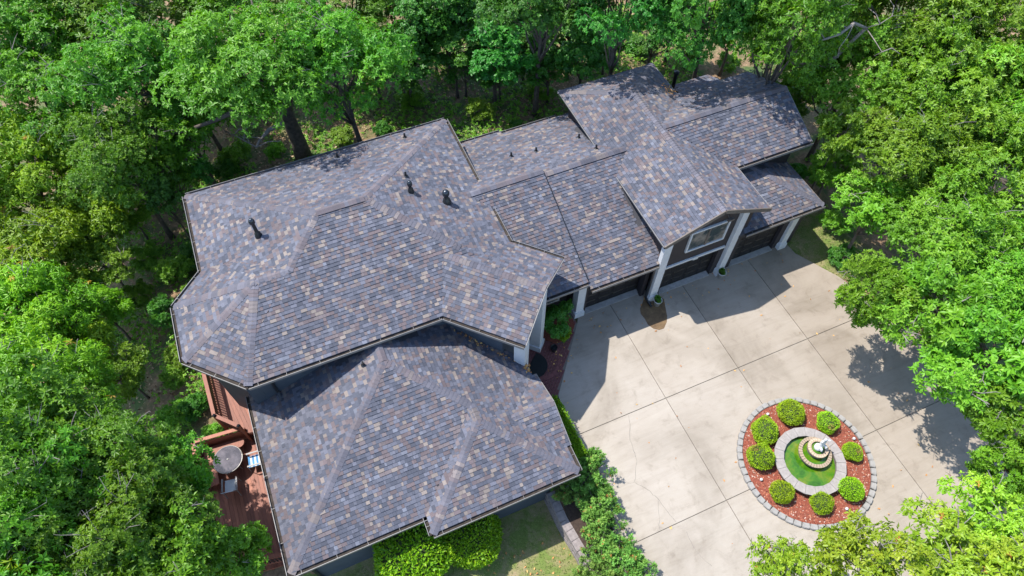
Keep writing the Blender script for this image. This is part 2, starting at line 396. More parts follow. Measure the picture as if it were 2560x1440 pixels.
# ------------------------------------------------------------------ the house
HOUSE = empty('house', (0, 0, 0), 'sprawling dark-sided house with hipped multicolour shingle roofs and three garage bays', 'house')
S = .4167; R2 = math.sqrt(.5)
HM, HL, HG, HE = 4.9, 2.45, 3.0, 4.65
PX, PY = -3.26, 16.26          # turret peak in plan
VOL = {
 'main':   dict(foot=[(-5.3,12.97),(6.47,12.97),(6.47,22.88),(-5.3,22.88)], pl=[(0,12.97,0,1,HM),(0,22.88,0,-1,HM),(-5.3,0,1,0,HM),(6.47,0,-1,0,HM)]),
 'turret': dict(foot=[(-4.6,12.97),(-2.0,12.97),(-1.2,14),(-1.2,19.55),(-4.4,19.55),(-6.55,17.39),(-6.55,14.9)],
                pl=[(0,12.97,0,1,HM),(-6.55,14.9,R2,R2,HM),(-6.55,0,1,0,HM),(-6.55,17.39,R2,-R2,HM),(0,19.55,0,-1,HM)]),
 'entry':  dict(foot=[(5.14,10.59),(8.11,13.56),(4.6,17.07),(1.63,14.1)], pl=[(5.14,10.59,R2,R2,HM),(8.11,13.56,-R2,-R2,HM)]),
 'wing':   dict(foot=[(-5.16,6.87),(5.42,6.87),(5.42,11.2),(2.6,14.05),(-5.16,14.05)], pl=[(0,6.87,0,1,HL),(-5.16,0,1,0,HL),(5.42,0,-1,0,HL)]),
 'bump':   dict(foot=[(-.29,6.2),(5.42,6.2),(5.42,10.2),(-.29,10.2)], pl=[(0,6.2,0,1,HL),(-.29,0,1,0,HL),(5.42,0,-1,0,HL)]),
 'cross':  dict(foot=[(3.2,7.22),(5.56,7.22),(5.56,10.42),(3.2,10.42)], pl=[(0,7.22,0,1,HL),(0,10.42,0,-1,HL)]),
 'garage': dict(foot=[(9.2,12.85),(12.93,12.85),(12.93,13.1),(13.2,13.4),(13.2,22.83),(9.2,22.83)], pl=[(0,12.85,0,1,HG),(0,22.83,0,-1,HG)]),
 'link':   dict(foot=[(5.35,13.1),(9.2,13.1),(9.2,22.78),(5.35,22.78)], pl=[(0,13.1,0,1,HG+.2),(0,22.78,0,-1,HG+.2)]),
 'gable':  dict(foot=[(12.3,12.62),(17.5,12.62),(17.5,22.83),(12.3,22.83)], pl=[(12.3,0,1,0,HE),(17.5,0,-1,0,HE),(0,22.83,0,-1,HE)]),
 'upper':  dict(foot=[(14.9,15.22),(21.58,15.22),(21.58,20.42),(14.9,20.42)], pl=[(0,15.22,0,1,HE),(0,20.42,0,-1,HE)]),
 'lower':  dict(foot=[(16.6,12.8),(21.2,12.8),(21.2,15.75),(16.6,15.75)], pl=[(0,12.8,0,1,HG),(21.2,0,-1,0,HG)]),
 'back':   dict(foot=[(18.9,20.0),(21.4,20.0),(21.4,22.9),(18.9,22.9)], pl=[(0,22.9,0,-1,2.65)]),
}
# clips that keep two coplanar roof faces from lying over each other: (volume, plane) -> list of a,b,c with a*x+b*y<=c
hip_n = (PY-12.97, -(PX+4.6))      # left of the line (-4.6,12.97)->(PX,PY)
EXTRA = {('main', 0): [(-hip_n[0], -hip_n[1], -(hip_n[0]*-4.6+hip_n[1]*12.97))],
         ('main', 2): [(0, -1, -14.3)],
         ('turret', 0): [(1, -1, -18.27)],
         ('bump', 2): [(1, 1, 5.42+6.87)]}
def pz(pl, x, y): return pl[4]+S*((x-pl[0])*pl[2]+(y-pl[1])*pl[3])
def vz(v, x, y): return min(pz(p, x, y) for p in v['pl'])
FACES = []
for vn, v in VOL.items():
    for k, p in enumerate(v['pl']):
        poly = v['foot']
        for j, q in enumerate(v['pl']):
            if j == k: continue
            a_ = S*(p[2]-q[2]); b_ = S*(p[3]-q[3]); c_ = (q[4]-S*(q[0]*q[2]+q[1]*q[3]))-(p[4]-S*(p[0]*p[2]+p[1]*p[3]))
            poly = clip_half(poly, a_, b_, c_)
        for e in EXTRA.get((vn, k), []): poly = clip_half(poly, *e)
        if len(poly) > 2: FACES.append((vn, k, p, poly))
ROOF = {}
for vn in VOL:
    d = MB()
    for fn, k, p, poly in FACES:
        if fn == vn: d.prism(poly, lambda q, p=p: pz(p, *q)-.16, lambda q, p=p: pz(p, *q)-.002)
    ROOF[vn] = d.build('roof', 'roof_deck', HOUSE)

PAL = [((.060,.066,.088), .23), ((.081,.087,.113), .24), ((.102,.107,.136), .16), ((.106,.085,.091), .17), ((.121,.102,.107), .11), ((.182,.155,.140), .085), ((.128,.138,.172), .02)]
PC = [c for c, w in PAL]; PW = [w for c, w in PAL]
def tone(mute=0):
    c = random.choices(PC, PW)[0]; k = random.uniform(.86, 1.14)
    g_ = (.118, .108, .125)
    return tuple((ci*(1-mute)+gi*mute)*k for ci, gi in zip(c, g_))
WALLIN = [(-4.7,13.6),(2.9,13.6),(5.2,11.4),(7.3,13.6),(5.9,15.1),(5.9,22.3),(-4.7,22.3)]
def hidden(vn, x, y, z):
    for n2, v2 in VOL.items():
        if n2 == vn or (vn == 'turret' and n2 == 'main' and y < 14.6 and x < -3.6): continue
        f = v2['foot']
        if inside((x, y), f):
            z2 = vz(v2, x, y)
            if .03 < z2-z < 1.0: return True
    if z < 4.85 and vn in ('wing', 'link') and inside((x, y), WALLIN): return True
    if vn in ('garage',) and x > 13.1: return True
    if vn in ('lower',) and x < 16.9: return True
    if vn == 'back' and y < 20.9: return True
    return False
EXP = .143/math.sqrt(1+S*S)
TABS = []      # (vn, verts, faces, colour, score)
cpos = Vector((0, 0, CAM_H))
for vn, k, p, poly in FACES:
    nx_, ny_ = p[2], p[3]; tx, ty = ny_, -nx_
    dd = [(q[0]-p[0])*nx_+(q[1]-p[1])*ny_ for q in poly]; tt = [(q[0]-p[0])*tx+(q[1]-p[1])*ty for q in poly]
    i = 0; d0 = 0.
    nrm = Vector((-S*nx_, -S*ny_, 1)).normalized()
    while d0 < max(dd):
        d1 = d0+EXP; t0 = min(tt)-random.uniform(0, .3)
        while t0 < max(tt):
            t1 = t0+random.choice((.08, .11, .13, .15, .17, .19, .23))*random.uniform(.9, 1.1)
            q = [(p[0]+t*tx+d*nx_, p[1]+t*ty+d*ny_) for t, d in ((t0, d0), (t0, d1), (t1, d1), (t1, d0))]
            c_ = clip_poly(q, poly)
            t0 = t1+.004
            if len(c_) < 3 or area(c_) < .002: continue
            mx = sum(v[0] for v in c_)/len(c_); my = sum(v[1] for v in c_)/len(c_); mz = pz(p, mx, my)
            if hidden(vn, mx, my, mz): continue
            hb = random.choice((.018, .024, .034)); top = []; bot = []; fr = []
            for v in c_:
                d = (v[0]-p[0])*nx_+(v[1]-p[1])*ny_; f = min(1, max(0, (d-d0)/EXP)); zz = pz(p, *v)
                top.append((v[0], v[1], zz+hb*(1-f)+.004*f)); bot.append((v[0], v[1], zz-.001)); fr.append(f)
            kk = len(c_); vs = top+bot; fs = [tuple(range(kk))]
            for a_ in range(kk):
                b_ = (a_+1) % kk
                if fr[a_] > .97 and fr[b_] > .97: continue
                fs.append((a_, a_+kk, b_+kk, b_))
            # keep the winding outward (top face up)
            ar = sum(c_[a_][0]*c_[(a_+1) % kk][1]-c_[(a_+1) % kk][0]*c_[a_][1] for a_ in range(kk))
            if ar < 0: fs = [f[::-1] for f in fs]
            cen = Vector((mx, my, mz)); dv_ = cpos-cen; dist = dv_.length
            pj = (cen-cpos); zc = pj.dot(CF); u_ = 1280+FOC*pj.dot(CR)/zc; w_ = 720+FOC*pj.dot(CD)/zc
            score = area(c_)*nrm.dot(dv_.normalized())/dist**2 if 20 < u_ < 2540 and 20 < w_ < 1420 else 0
            if vn == 'wing' and (my > 11.6 or mx > 5.3): score = 0
            TABS.append((vn, vs, fs, tone(), score))
        d0 = d1; i += 1
TABS.sort(key=lambda t: -t[4])
for vn, vs, fs, c_, sc in TABS[:300]:
    s_ = MB(); s_.mesh(vs, fs, 0, c_); s_.build('shingle', 'shingle', ROOF[vn])
s_ = MB()
for vn, vs, fs, c_, sc in TABS[300:]: s_.mesh(vs, fs, 0, c_)
tag(s_.build('shingles', 'shingle', HOUSE), kind='stuff')

# ridge and hip caps
def side(pl, r):
    n_ = Vector((-S*pl[2], -S*pl[3], 1)); a_ = n_.cross(r).normalized()
    return a_ if a_.z < 0 or (abs(a_.z) < 1e-6) else -a_
V = VOL
def P3(vn, x, y): return Vector((x, y, vz(VOL[vn], x, y)))
def L3(pl, x, y): return Vector((x, y, pz(pl, x, y)))
mp_, tp, ep, wp, bp, kp, gp, lp, cp, up_, op = (VOL[k]['pl'] for k in ('main','turret','entry','wing','bump','cross','garage','link','gable','upper','lower'))
yr = (12.97+22.88)/2; hd = (22.88-12.97)/2
CAPS = [ # from low end to high end, planes on both sides, raise, vent
 (L3(mp_[1], 6.47, 22.88), L3(mp_[1], 6.47-hd, yr), mp_[1], mp_[3], 0), (L3(mp_[1], -5.3, 22.88), L3(mp_[1], -5.3+hd, yr), mp_[1], mp_[2], 0),
 (L3(mp_[0], -2.01, 16.26), L3(mp_[0], -5.3+hd, yr), mp_[0], mp_[2], 0), (L3(mp_[0], 4.35, 15.09), L3(mp_[0], 6.47-hd, yr), mp_[0], mp_[3], 0),
 (L3(mp_[0], -5.3+hd, yr), L3(mp_[0], 6.47-hd, yr), mp_[0], mp_[1], .05),
 (L3(tp[0], -2.01, PY), L3(tp[0], PX, PY), tp[0], tp[4], 0), (L3(tp[0], -4.6, 12.97), L3(tp[0], PX, PY), tp[0], tp[1], 0),
 (L3(tp[2], -6.55, 14.9), L3(tp[2], PX, PY), tp[1], tp[2], 0), (L3(tp[2], -6.55, 17.39), L3(tp[2], PX, PY), tp[2], tp[3], 0),
 (P3('entry', 6.625, 12.075), P3('entry', 3.7, 15.0), ep[0], ep[1], 0),
 (L3(wp[0], -5.16, 6.87), L3(wp[0], .13, 12.16), wp[0], wp[1], 0), (L3(wp[0], 2.57, 9.72), L3(wp[0], .13, 12.16), wp[0], wp[2], 0),
 (L3(wp[1], .13, 13.4), L3(wp[1], .13, 12.16), wp[1], wp[2], .03),
 (L3(bp[0], -.29, 6.2), L3(bp[0], 2.565, 9.055), bp[0], bp[1], 0), (L3(bp[0], 5.42, 6.2), L3(bp[0], 2.565, 9.055), bp[0], bp[2], 0),
 (L3(bp[1], 2.565, 9.055), L3(bp[1], 2.565, 9.72), bp[1], bp[2], 0),
 (L3(kp[0], 5.56, 8.82), L3(kp[0], 3.85, 8.82), kp[0], kp[1], 0),
 (L3(gp[0], 9.2, 17.84), L3(gp[0], 13.2, 17.84), gp[0], gp[1], .05), (L3(lp[0], 9.2, 17.94), L3(lp[0], 5.7, 17.94), lp[0], lp[1], .05),
 (L3(cp[0], 14.9, 12.62), L3(cp[0], 14.9, 20.23), cp[0], cp[1], .02),
 (L3(cp[0], 12.3, 22.83), L3(cp[0], 14.9, 20.23), cp[0], cp[2], 0), (L3(cp[1], 17.5, 22.83), L3(cp[1], 14.9, 20.23), cp[1], cp[2], 0),
 (L3(up_[0], 21.58, 17.82), L3(up_[0], 14.95, 17.82), up_[0], up_[1], .05), (L3(op[0], 21.2, 12.8), L3(op[0], 18.4, 15.6), op[0], op[1], 0)]
PIECES = []
for a0, b0, p0, p1, rise in CAPS:
    r = (b0-a0).normalized(); ln = (b0-a0).length; k = max(1, int(ln/.145)); A_, B_ = side(p0, r), side(p1, r)
    up = Vector((-S*(p0[2]+p1[2]), -S*(p0[3]+p1[3]), 2)).normalized()
    wd = .165
    if rise > .04:
        s_ = MB()
        for sd in (A_, B_):
            q = [a0+up*.012, b0+up*.012, b0+sd*.15+up*.012, a0+sd*.15+up*.012]
            e = up*(rise-.016)
            s_.mesh(q+[v+e for v in q], [(0,1,2,3),(7,6,5,4),(0,4,5,1),(1,5,6,2),(2,6,7,3),(3,7,4,0)])
        s_.build('ridge_vent', 'black_metal', HOUSE)
    c0 = tone(.45)
    for i in range(k):
        c1 = a0+r*(ln*i/k); c2 = a0+r*(ln*(i+1)/k+.01)
        lo, hi = rise+.036, rise+.022
        if random.random() < .7: c0 = tone(.45)
        vs = [c1+A_*wd+up*lo*.75, c1+up*lo, c1+B_*wd+up*lo*.75, c2+A_*wd+up*hi*.75, c2+up*hi, c2+B_*wd+up*hi*.75,
              c1+A_*wd+up*(rise+.004), c1+B_*wd+up*(rise+.004), c2+A_*wd+up*(rise+.004), c2+B_*wd+up*(rise+.004), c1+up*(rise+.004)]
        fs = [(0,1,4,3),(1,2,5,4),(0,6,10,1),(1,10,7,2),(0,3,8,6),(2,7,9,5)]
        n_ = (vs[1]-vs[0]).cross(vs[4]-vs[0])
        if n_.z < 0: fs = [f[::-1] for f in fs]
        mid = (c1+c2)/2; PIECES.append((vs, fs, c0, (mid-cpos).length))
PIECES.sort(key=lambda t: t[3])
for vs, fs, c_, d in PIECES[:300]:
    s_ = MB(); s_.mesh(vs, fs, 0, c_); s_.build('ridge_cap', 'shingle', HOUSE)
s_ = MB()
for vs, fs, c_, d in PIECES[300:]: s_.mesh(vs, fs, 0, c_)
tag(s_.build('ridge_caps', 'shingle', HOUSE), kind='stuff')

# gutters along the eaves, drip edges along rakes and bare eaves
def gutter(p0, p1, out, z):
    p0 = Vector((*p0, z)); p1 = Vector((*p1, z)); o_ = Vector((out[0], out[1], 0)).normalized(); zz = Vector((0, 0, 1)); s_ = MB()
    def strip(a_, b_, c_, d_, mi):   # rectangle profile from offsets (o,z) a..b, thickness box
        vs = [p+o_*o1+zz*z1 for p in (p0, p1) for o1, z1 in ((a_, c_), (b_, c_), (b_, d_), (a_, d_))]
        s_.mesh(vs, [(3,2,1,0),(4,5,6,7),(0,1,5,4),(1,2,6,5),(2,3,7,6),(3,0,4,7)], mi)
    strip(.003, .125, -.115, -.065, 1); strip(.125, .143, -.13, .006, 0)
    d = (p1-p0); ln = d.length; d.normalize()
    x = .35
    while x < ln-.1:
        c_ = p0+d*x; s_.bar(c_+o_*.0+zz*.004, c_+o_*.14+zz*.004, .012, .008, 0); x += random.uniform(1., 1.3)
    s_.build('gutter', ['trim_lip', 'gutter_mud'], HOUSE)
def drip(p0, p1, w=.035, h=.05, off=(0, 0), mat='trim_lip'):
    s_ = MB(); o_ = Vector((off[0], off[1], 0)); s_.bar(Vector(p0)+o_, Vector(p1)+o_, w, h); s_.build('drip_edge', mat, HOUSE)
gutter((-4.6, 12.97), (2.76, 12.97), (0, -1), HM); gutter((-5.3, 22.88), (-5.3, 18.64), (-1, 0), HM); gutter((6.47, 22.88), (-5.3, 22.88), (0, 1), HM)
gutter((-5.3, 18.64), (-6.55, 17.39), (-1, 1), HM); gutter((-6.55, 17.39), (-6.55, 14.9), (-1, 0), HM); gutter((-6.55, 14.9), (-4.6, 12.97), (-1, -1), HM)
gutter((2.76, 12.97), (5.14, 10.59), (-1, -1), HM); gutter((6.5, 15.17), (8.11, 13.56), (1, 1), HM); gutter((6.47, 22.88), (6.47, 18.75), (1, 0), HM); gutter((6.47, 17.1), (6.47, 15.2), (1, 0), HM)
gutter((-5.16, 6.87), (-.29, 6.87), (0, -1), HL); gutter((-.29, 6.2), (5.42, 6.2), (0, -1), HL); gutter((-.29, 6.87), (-.29, 6.2), (-1, 0), HL); gutter((-5.16, 14.0), (-5.16, 6.87), (-1, 0), HL); gutter((5.42, 7.2), (5.42, 6.2), (1, 0), HL)
gutter((9.22, 12.85), (12.48, 12.85), (0, -1), HG); gutter((7.0, 13.1), (9.18, 13.1), (0, -1), HG+.2); gutter((17.5, 15.22), (21.58, 15.22), (0, -1), HE); gutter((16.9, 12.8), (21.2, 12.8), (0, -1), HG)
gutter((9.2, 22.83), (12.3, 22.83), (0, 1), HG); gutter((6.5, 22.78), (9.2, 22.78), (0, 1), HG+.2)
er = P3('entry', 6.625, 12.075)
drip((5.14, 10.59, HM-.03), er-Vector((0, 0, .03)), off=(.02, -.02)); drip((8.11, 13.56, HM-.03), er-Vector((0, 0, .03)), off=(.02, -.02))
cr = L3(cp[0], 14.9, 12.62)
drip((12.3, 12.62, HE-.03), cr-Vector((0, 0, .03)), .05, .2, (0, -.028), 'soffit'); drip((17.5, 12.62, HE-.03), cr-Vector((0, 0, .03)), .05, .2, (0, -.028), 'soffit')
drip((12.3, 12.62, HE-.02), (12.3, 22.83, HE-.02), off=(-.027, 0)); drip((17.5, 12.62, HE-.02), (17.5, 15.2, HE-.02), off=(.027, 0)); drip((17.5, 20.45, HE-.02), (17.5, 22.83, HE-.02), off=(.027, 0))
ur = L3(up_[0], 21.58, 17.82)
drip((21.58, 15.22, HE-.03), ur-Vector((0, 0, .03)), off=(.027, 0)); drip((21.58, 20.42, HE-.03), ur-Vector((0, 0, .03)), off=(.027, 0)); drip((21.2, 12.8, HG-.02), (21.2, 15.7, HG-.02), off=(.027, 0), mat='soffit')
kr = L3(kp[0], 5.56, 8.82)
drip((5.56, 7.22, HL-.03), kr-Vector((0, 0, .03)), off=(.027, 0)); drip((5.56, 10.42, HL-.03), kr-Vector((0, 0, .03)), off=(.027, 0))
lr = L3(lp[0], 9.2, 17.94)
drip((9.2, 13.1, HG+.16), lr-Vector((0, 0, .04)), .04, .1, (.022, 0), 'black_metal')

# walls
def wall(poly, z0, z1, mat='siding', name='wall'):
    s_ = MB(); s_.prism(poly, z0, z1); return s_.build(name, mat, HOUSE)
wall([(-4.88,13.39),(2.94,13.39),(5.3,15.75),(6.05,16.5),(6.05,22.46),(-4.88,22.46)], -1.7, HM, 'siding_blue')
wall([(-4.45,13.375),(-4.0,13.375),(-4.0,18.9),(-4.865,18.70),(-6.13,17.45),(-6.13,15.07)], -1.7, HM-.01, 'siding_blue')
wall([(2.95,13.385),(4.66,11.67),(6.7,13.7),(6.03,14.4),(6.03,16.4),(5.32,15.74)], -.2, HM, 'siding_blue')          # entry block, set back behind its porch
wall([(-4.76,7.2),(-.1,7.2),(-.1,7.1),(4.95,7.1),(4.95,11.3),(2.9,13.35),(-4.76,13.35)], -1.6, HL, 'siding_blue')
wall([(.12,6.58),(4.96,6.58),(4.96,7.09),(.12,7.09)], -1.6, HL-.01, 'siding_blue')
wall([(6.06,14.3),(9.0,14.3),(9.0,22.3),(6.06,22.3)], -.2, HG+.22)
wall([(9.01,13.75),(12.7,13.75),(12.7,22.3),(9.01,22.3)], -.2, HG+.04)
# two-storey gable block: side walls, back, front with the door and window openings
s_ = MB()
for x0, x1, y0, y1, z1 in ((12.72,12.92,13.23,22.4,HE),(16.9,17.1,13.23,22.4,HE),(12.93,16.89,22.2,22.4,HE)): s_.box(x0, x1, y0, y1, -.2, z1)
s_.build('wall', 'siding', HOUSE)
def front(x0, x1, y0, y1, op_, ztop, mat='siding'):
    """front wall pieces around one rectangular opening op_ = (xa, xb, zb, zt)"""
    xa, xb, zb, zt = op_
    for a_, b_, c_, d_ in ((x0, xa, 0., None), (xb, x1, 0., None), (xa, xb, zt, None)):
        if b_-a_ < .01: continue
        s_ = MB(); s_.prism([(a_, y0), (b_, y0), (b_, y1), (a_, y1)], c_, (lambda q: ztop(q[0])) if callable(ztop) else ztop); s_.build('wall', mat, HOUSE)
    if zb > 0.01: s_ = MB(); s_.box(xa, xb, y0, y1, 0, zb); s_.build('wall', mat, HOUSE)
gtop = lambda x: HE+S*min(x-12.3, 17.5-x)-.17
front(12.72, 14.9, 13.02, 13.22, (13.2, 14.899, 0, 2.12), gtop); front(14.9, 17.1, 13.02, 13.22, (14.901, 15.98, 0, 2.12), gtop)
front(9.01, 12.72, 13.42, 13.62, (9.5, 12.35, 0, 2.15), HG+.06); front(17.101, 20.75, 13.1, 13.28, (17.15, 19.65, 0, 2.15), HG-.04)
wall([(20.55,13.29),(20.75,13.29),(20.75,20.0),(20.55,20.0)], -.3, HG+.05); wall([(17.11,15.62),(21.1,15.62),(21.1,15.8),(17.11,15.8)], 0, HE+.05); wall([(20.9,15.81),(21.1,15.81),(21.1,20.0),(20.9,20.0)], -.3, lambda q: HE+S*min(q[1]-15.22, 20.42-q[1])-.17); wall([(17.11,19.85),(20.89,19.85),(20.89,20.03),(17.11,20.03)], -.3, HE)
# garage doors, each of raised panels in four rows
def garage_door(x0, x1, y, h=2.18):
    d = MB(); d.box(x0, x1, y, y+.05, .03, h); door = d.build('garage_door', 'door_dark', HOUSE)
    nc = 4; pm = None
    for i in range(nc):
        for j in range(4):
            w_ = (x1-x0)/nc; hh = (h-.03)/4; cx = x0+w_*(i+.5); cz = .03+hh*(j+.5)
            if pm is None:
                s_ = MB(); a_, b_ = w_/2-.06, hh/2-.06
                s_.mesh([(-a_,0,-b_),(a_,0,-b_),(a_,0,b_),(-a_,0,b_),(-a_+.05,-.025,-b_+.05),(a_-.05,-.025,-b_+.05),(a_-.05,-.025,b_-.05),(-a_+.05,-.025,b_-.05)], [(0,1,5,4),(1,2,6,5),(2,3,7,6),(3,0,4,7),(4,5,6,7)])
                o = s_.build('panel', 'door_dark', door); pm = o.data
            else: o = link('panel', pm, door)
            o.location = (cx, y-.001, cz)
    s_ = MB(); s_.box(x0+.06, x1-.06, y-.3, y-.01, 0.001, .03); s_.build('door_sill', 'concrete_sill', HOUSE)
garage_door(9.45, 12.4, 13.64); garage_door(13.15, 16.02, 13.24); garage_door(17.12, 19.7, 13.3)
s_ = MB(); s_.box(13.03, 16.2, 12.95, 13.019, 2.12, 2.25); s_.box(14.5, 14.75, 12.92, 12.949, 2.09, 2.3); s_.build('door_header', 'trim_white', HOUSE)
# pillars with stepped bases
def pillar(x0, x1, y0, y1, z1, base=True, rot=None):
    s_ = MB(); s_.box(x0, x1, y0, y1, 0, z1)
    if base: s_.box(x0-.06, x1+.06, y0-.06, y1+.05, .0, .34); s_.box(x0-.03, x1+.03, y0-.03, y1+.03, .34, .42)
    o = s_.build('pillar', 'trim_white', HOUSE)
    return o
pillar(8.98, 9.36, 13.36, 13.78, 3.0); pillar(12.54, 12.92, 12.8, 13.015, 4.6); pillar(16.28, 16.62, 12.82, 13.015, 4.8); pillar(19.95, 20.28, 12.95, 13.095, 2.94)
s_ = MB(); s_.box(12.3, 12.49, 13.2, 13.41, 0, 2.9); s_.build('pilaster', 'siding', HOUSE)
for cx, cy in ((5.28, 11.2), (6.72, 12.72)):
    s_ = MB(); q = [(-.23,-.23),(.23,-.23),(.23,.23),(-.23,.23)]; ro = lambda p, k=1: (cx+(p[0]-p[1])*R2*k, cy+(p[0]+p[1])*R2*k)
    s_.prism([ro(p) for p in q], 0, HM-.05); s_.prism([ro(p, 1.25) for p in q], 0, .4); s_.build('pillar', 'trim_white', HOUSE)
# gable window: frame, mullion, two panes
w_ = MB()
for x0, x1, z0, z1 in ((13.88,13.96,2.96,4.34),(15.78,15.86,2.96,4.34),(13.96,15.78,2.96,3.04),(13.96,15.78,4.26,4.34)): w_.box(x0, x1, 12.93, 13.019, z0, z1)
win = w_.build('window', 'trim_white', HOUSE)
s_ = MB(); s_.box(14.83, 14.92, 12.95, 13.016, 3.041, 4.259); s_.build('mullion', 'soffit', win)
for x0, x1 in ((13.961,14.829),(14.921,15.779)): s_ = MB(); s_.box(x0, x1, 12.98, 13.012, 3.041, 4.259); s_.build('pane', 'glass_pane', win)
# side window behind the entry bed
w_ = MB()
for x0, x1, z0, z1 in ((7.5,7.6,.5,2.2),(8.45,8.55,.5,2.2),(7.6,8.45,.5,.6),(7.6,8.45,2.1,2.2)): w_.box(x0, x1, 14.22, 14.298, z0, z1)
win = w_.build('window', 'trim_white', HOUSE); s_ = MB(); s_.box(7.601, 8.449, 14.25, 14.29, .601, 2.099); s_.build('pane', 'glass_pane', win)
# flood light under the gable, downspouts
s_ = MB(); s_.box(15.45, 15.75, 12.72, 12.86, 4.6, 4.7); s_.tube([(15.6,13.01,4.7),(15.6,12.8,4.65)], .03); s_.build('flood_light', 'soffit', HOUSE)
def spout(pts, w_=.09):
    s_ = MB()
    for a_, b_ in zip(pts[:-1], pts[1:]): s_.bar(a_, b_, w_, w_)
    s_.build('downspout', 'black_metal', HOUSE)
spout([(-3.95,12.9,HM-.1),(-3.95,13.3,HM-.45),(-3.95,13.3,3.15),(-3.95,13.0,3.02)])
spout([(12.44,12.82,HG-.1),(12.44,12.95,HG-.4),(12.44,12.95,.22),(12.5,12.45,.07)])
spout([(-4.7,6.8,HL-.1),(-4.7,7.12,HL-.4),(-4.7,7.12,-.9)]); spout([(12.22,13.6,HE-.06),(12.32,13.6,HE-.12),(12.66,13.6,HE-.3)])
# roof vents: tall capped flues and short pipes
def flue(x, y, h, r):
    z = vz(VOL['main'], x, y); s_ = MB(); s_.lathe([(r*1.9,-.12),(r*1.9,.06),(r*1.55,.10),(r*1.5,.2),(r*.95,.24),(r*.9,h)], 20, 0, (x, y, z)); f_ = s_.build('flue', 'black_metal', HOUSE, True)
    s_ = MB(); k = r*1.55; s_.lathe([(r*.8,h-.02),(k*.95,h-.01),(k,h+.06),(k*.9,h+.14),(k*.65,h+.20),(k*.3,h+.23),(.001,h+.235)], 20, 0, (x, y, z)); s_.build('flue_cap', 'black_cap', f_, True)
flue(-2.72, 18.55, .82, .078); flue(3.42, 18.2, .42, .07); flue(4.68, 17.55, .5, .098)
def pipe(vn, x, y, h=.25, r=.045):
    z = vz(VOL[vn], x, y); s_ = MB(); s_.lathe([(r*2.2,-.05),(r*2.2,.03),(r*1.1,.06),(r,h),(r*.7,h),(r*.7,h-.05),(.001,h-.05)], 12, 0, (x, y, z)); s_.build('vent_pipe', 'black_metal', HOUSE)
for vn, x, y in (('main', 3.5, 19.1), ('main', 1.25, 22.2), ('main', 4.35, 22.2), ('wing', -.6, 12.45), ('link', 8.6, 20.0), ('garage', 9.85, 20.0), ('garage', 12.05, 20.0), ('garage', 12.15, 18.55)): pipe(vn, x, y)
s_ = MB(); s_.lathe([(.1,0),(.1,1.4),(.14,1.42),(.14,1.55),(.05,1.6),(.001,1.6)], 14, 0, (18.75, 22.3, 2.6)); s_.build('flue', 'black_metal', HOUSE)
# ------------------------------------------------------------------ entrance: brick walk, mat, bed
WALK = [(4.2,13.2),(5.5,10.2),(6.3,9.6),(6.6,10.13),(8.93,13.03),(8.9,13.9),(7.1,14.2),(5.5,14.0)]
s_ = MB(); s_.prism(WALK, -.08, .006); walk = tag(s_.build('walkway', 'joint'), kind='structure')
bx, by = .22, .11; row = 0; c45, s45 = R2, R2; bricks = []; bm_ = None
v_ = -4.
def rot45(a_, b_): return (6.6+a_*R2-b_*R2, 12.1+a_*R2+b_*R2)
BED = [(6.95,13.05),(7.6,12.45),(8.3,12.45),(8.75,12.95),(8.85,13.3),(8.6,14.15),(7.3,14.2),(6.95,13.7)]
while v_ < 4.:
    u_ = -4.+(row % 2)*bx/2
    while u_ < 4.:
        q = [rot45(u_+.006, v_+.006), rot45(u_+bx-.006, v_+.006), rot45(u_+bx-.006, v_+by-.006), rot45(u_+.006, v_+by-.006)]
        mid = rot45(u_+bx/2, v_+by/2)
        if all(inside(p, WALK) for p in q) and not inside(mid, BED):
            bricks.append((mid, q))
        u_ += bx
    v_ += by; row += 1
bricks.sort(key=lambda t: -(t[0][0]-t[0][1]))
bm_ = MB(); bm_.box(-bx/2+.006, bx/2-.006, -by/2+.006, by/2-.006, 0, .03); base_o = bm_.build('brick', 'brick_paver', walk); base_o.location = (*bricks[0][0], .007); base_o.rotation_euler.z = math.pi/4
for mid, q in bricks[1:300]:
    o = link('brick', base_o.data, walk); o.location = (*mid, .007+random.uniform(0, .003)); o.rotation_euler.z = math.pi/4
s_ = MB()
for mid, q in bricks[300:]: s_.prism(q, .007, .037)
if len(bricks) > 300: tag(s_.build('bricks', 'brick_paver', walk), kind='stuff')
# half-round mat on the round paver ring in front of the door
s_ = MB(); s_.lathe([(1.02,.037),(1.02,.05),(.82,.05),(.82,.037)], 48, 0, (6.55,12.0,0)); s_.build('paver_ring', 'brick_paver', walk)
s_ = MB(); k = 20; s_.prism([(6.2+.62*math.cos(math.radians(a_)), 11.85+.62*math.sin(math.radians(a_))) for a_ in np.linspace(-155, 55, k)], .052, .075)
tag(s_.build('door_mat', 'rubber_mat'), 'black half-round door mat on the brick walk at the entrance', 'mat')
s_ = MB(); s_.prism(BED, .0, .045); tag(s_.build('planting_bed', 'mulch_base'), kind='structure')
s_ = MB(); s_.lathe([(.001,.037),(.13,.037),(.16,.3),(.15,.3),(.12,.25),(.001,.25)], 18, 0, (7.35,12.2,0)); tag(s_.build('flower_pot', 'black_metal'), 'small black pot standing on the brick walk beside the leafy bed', 'pot')

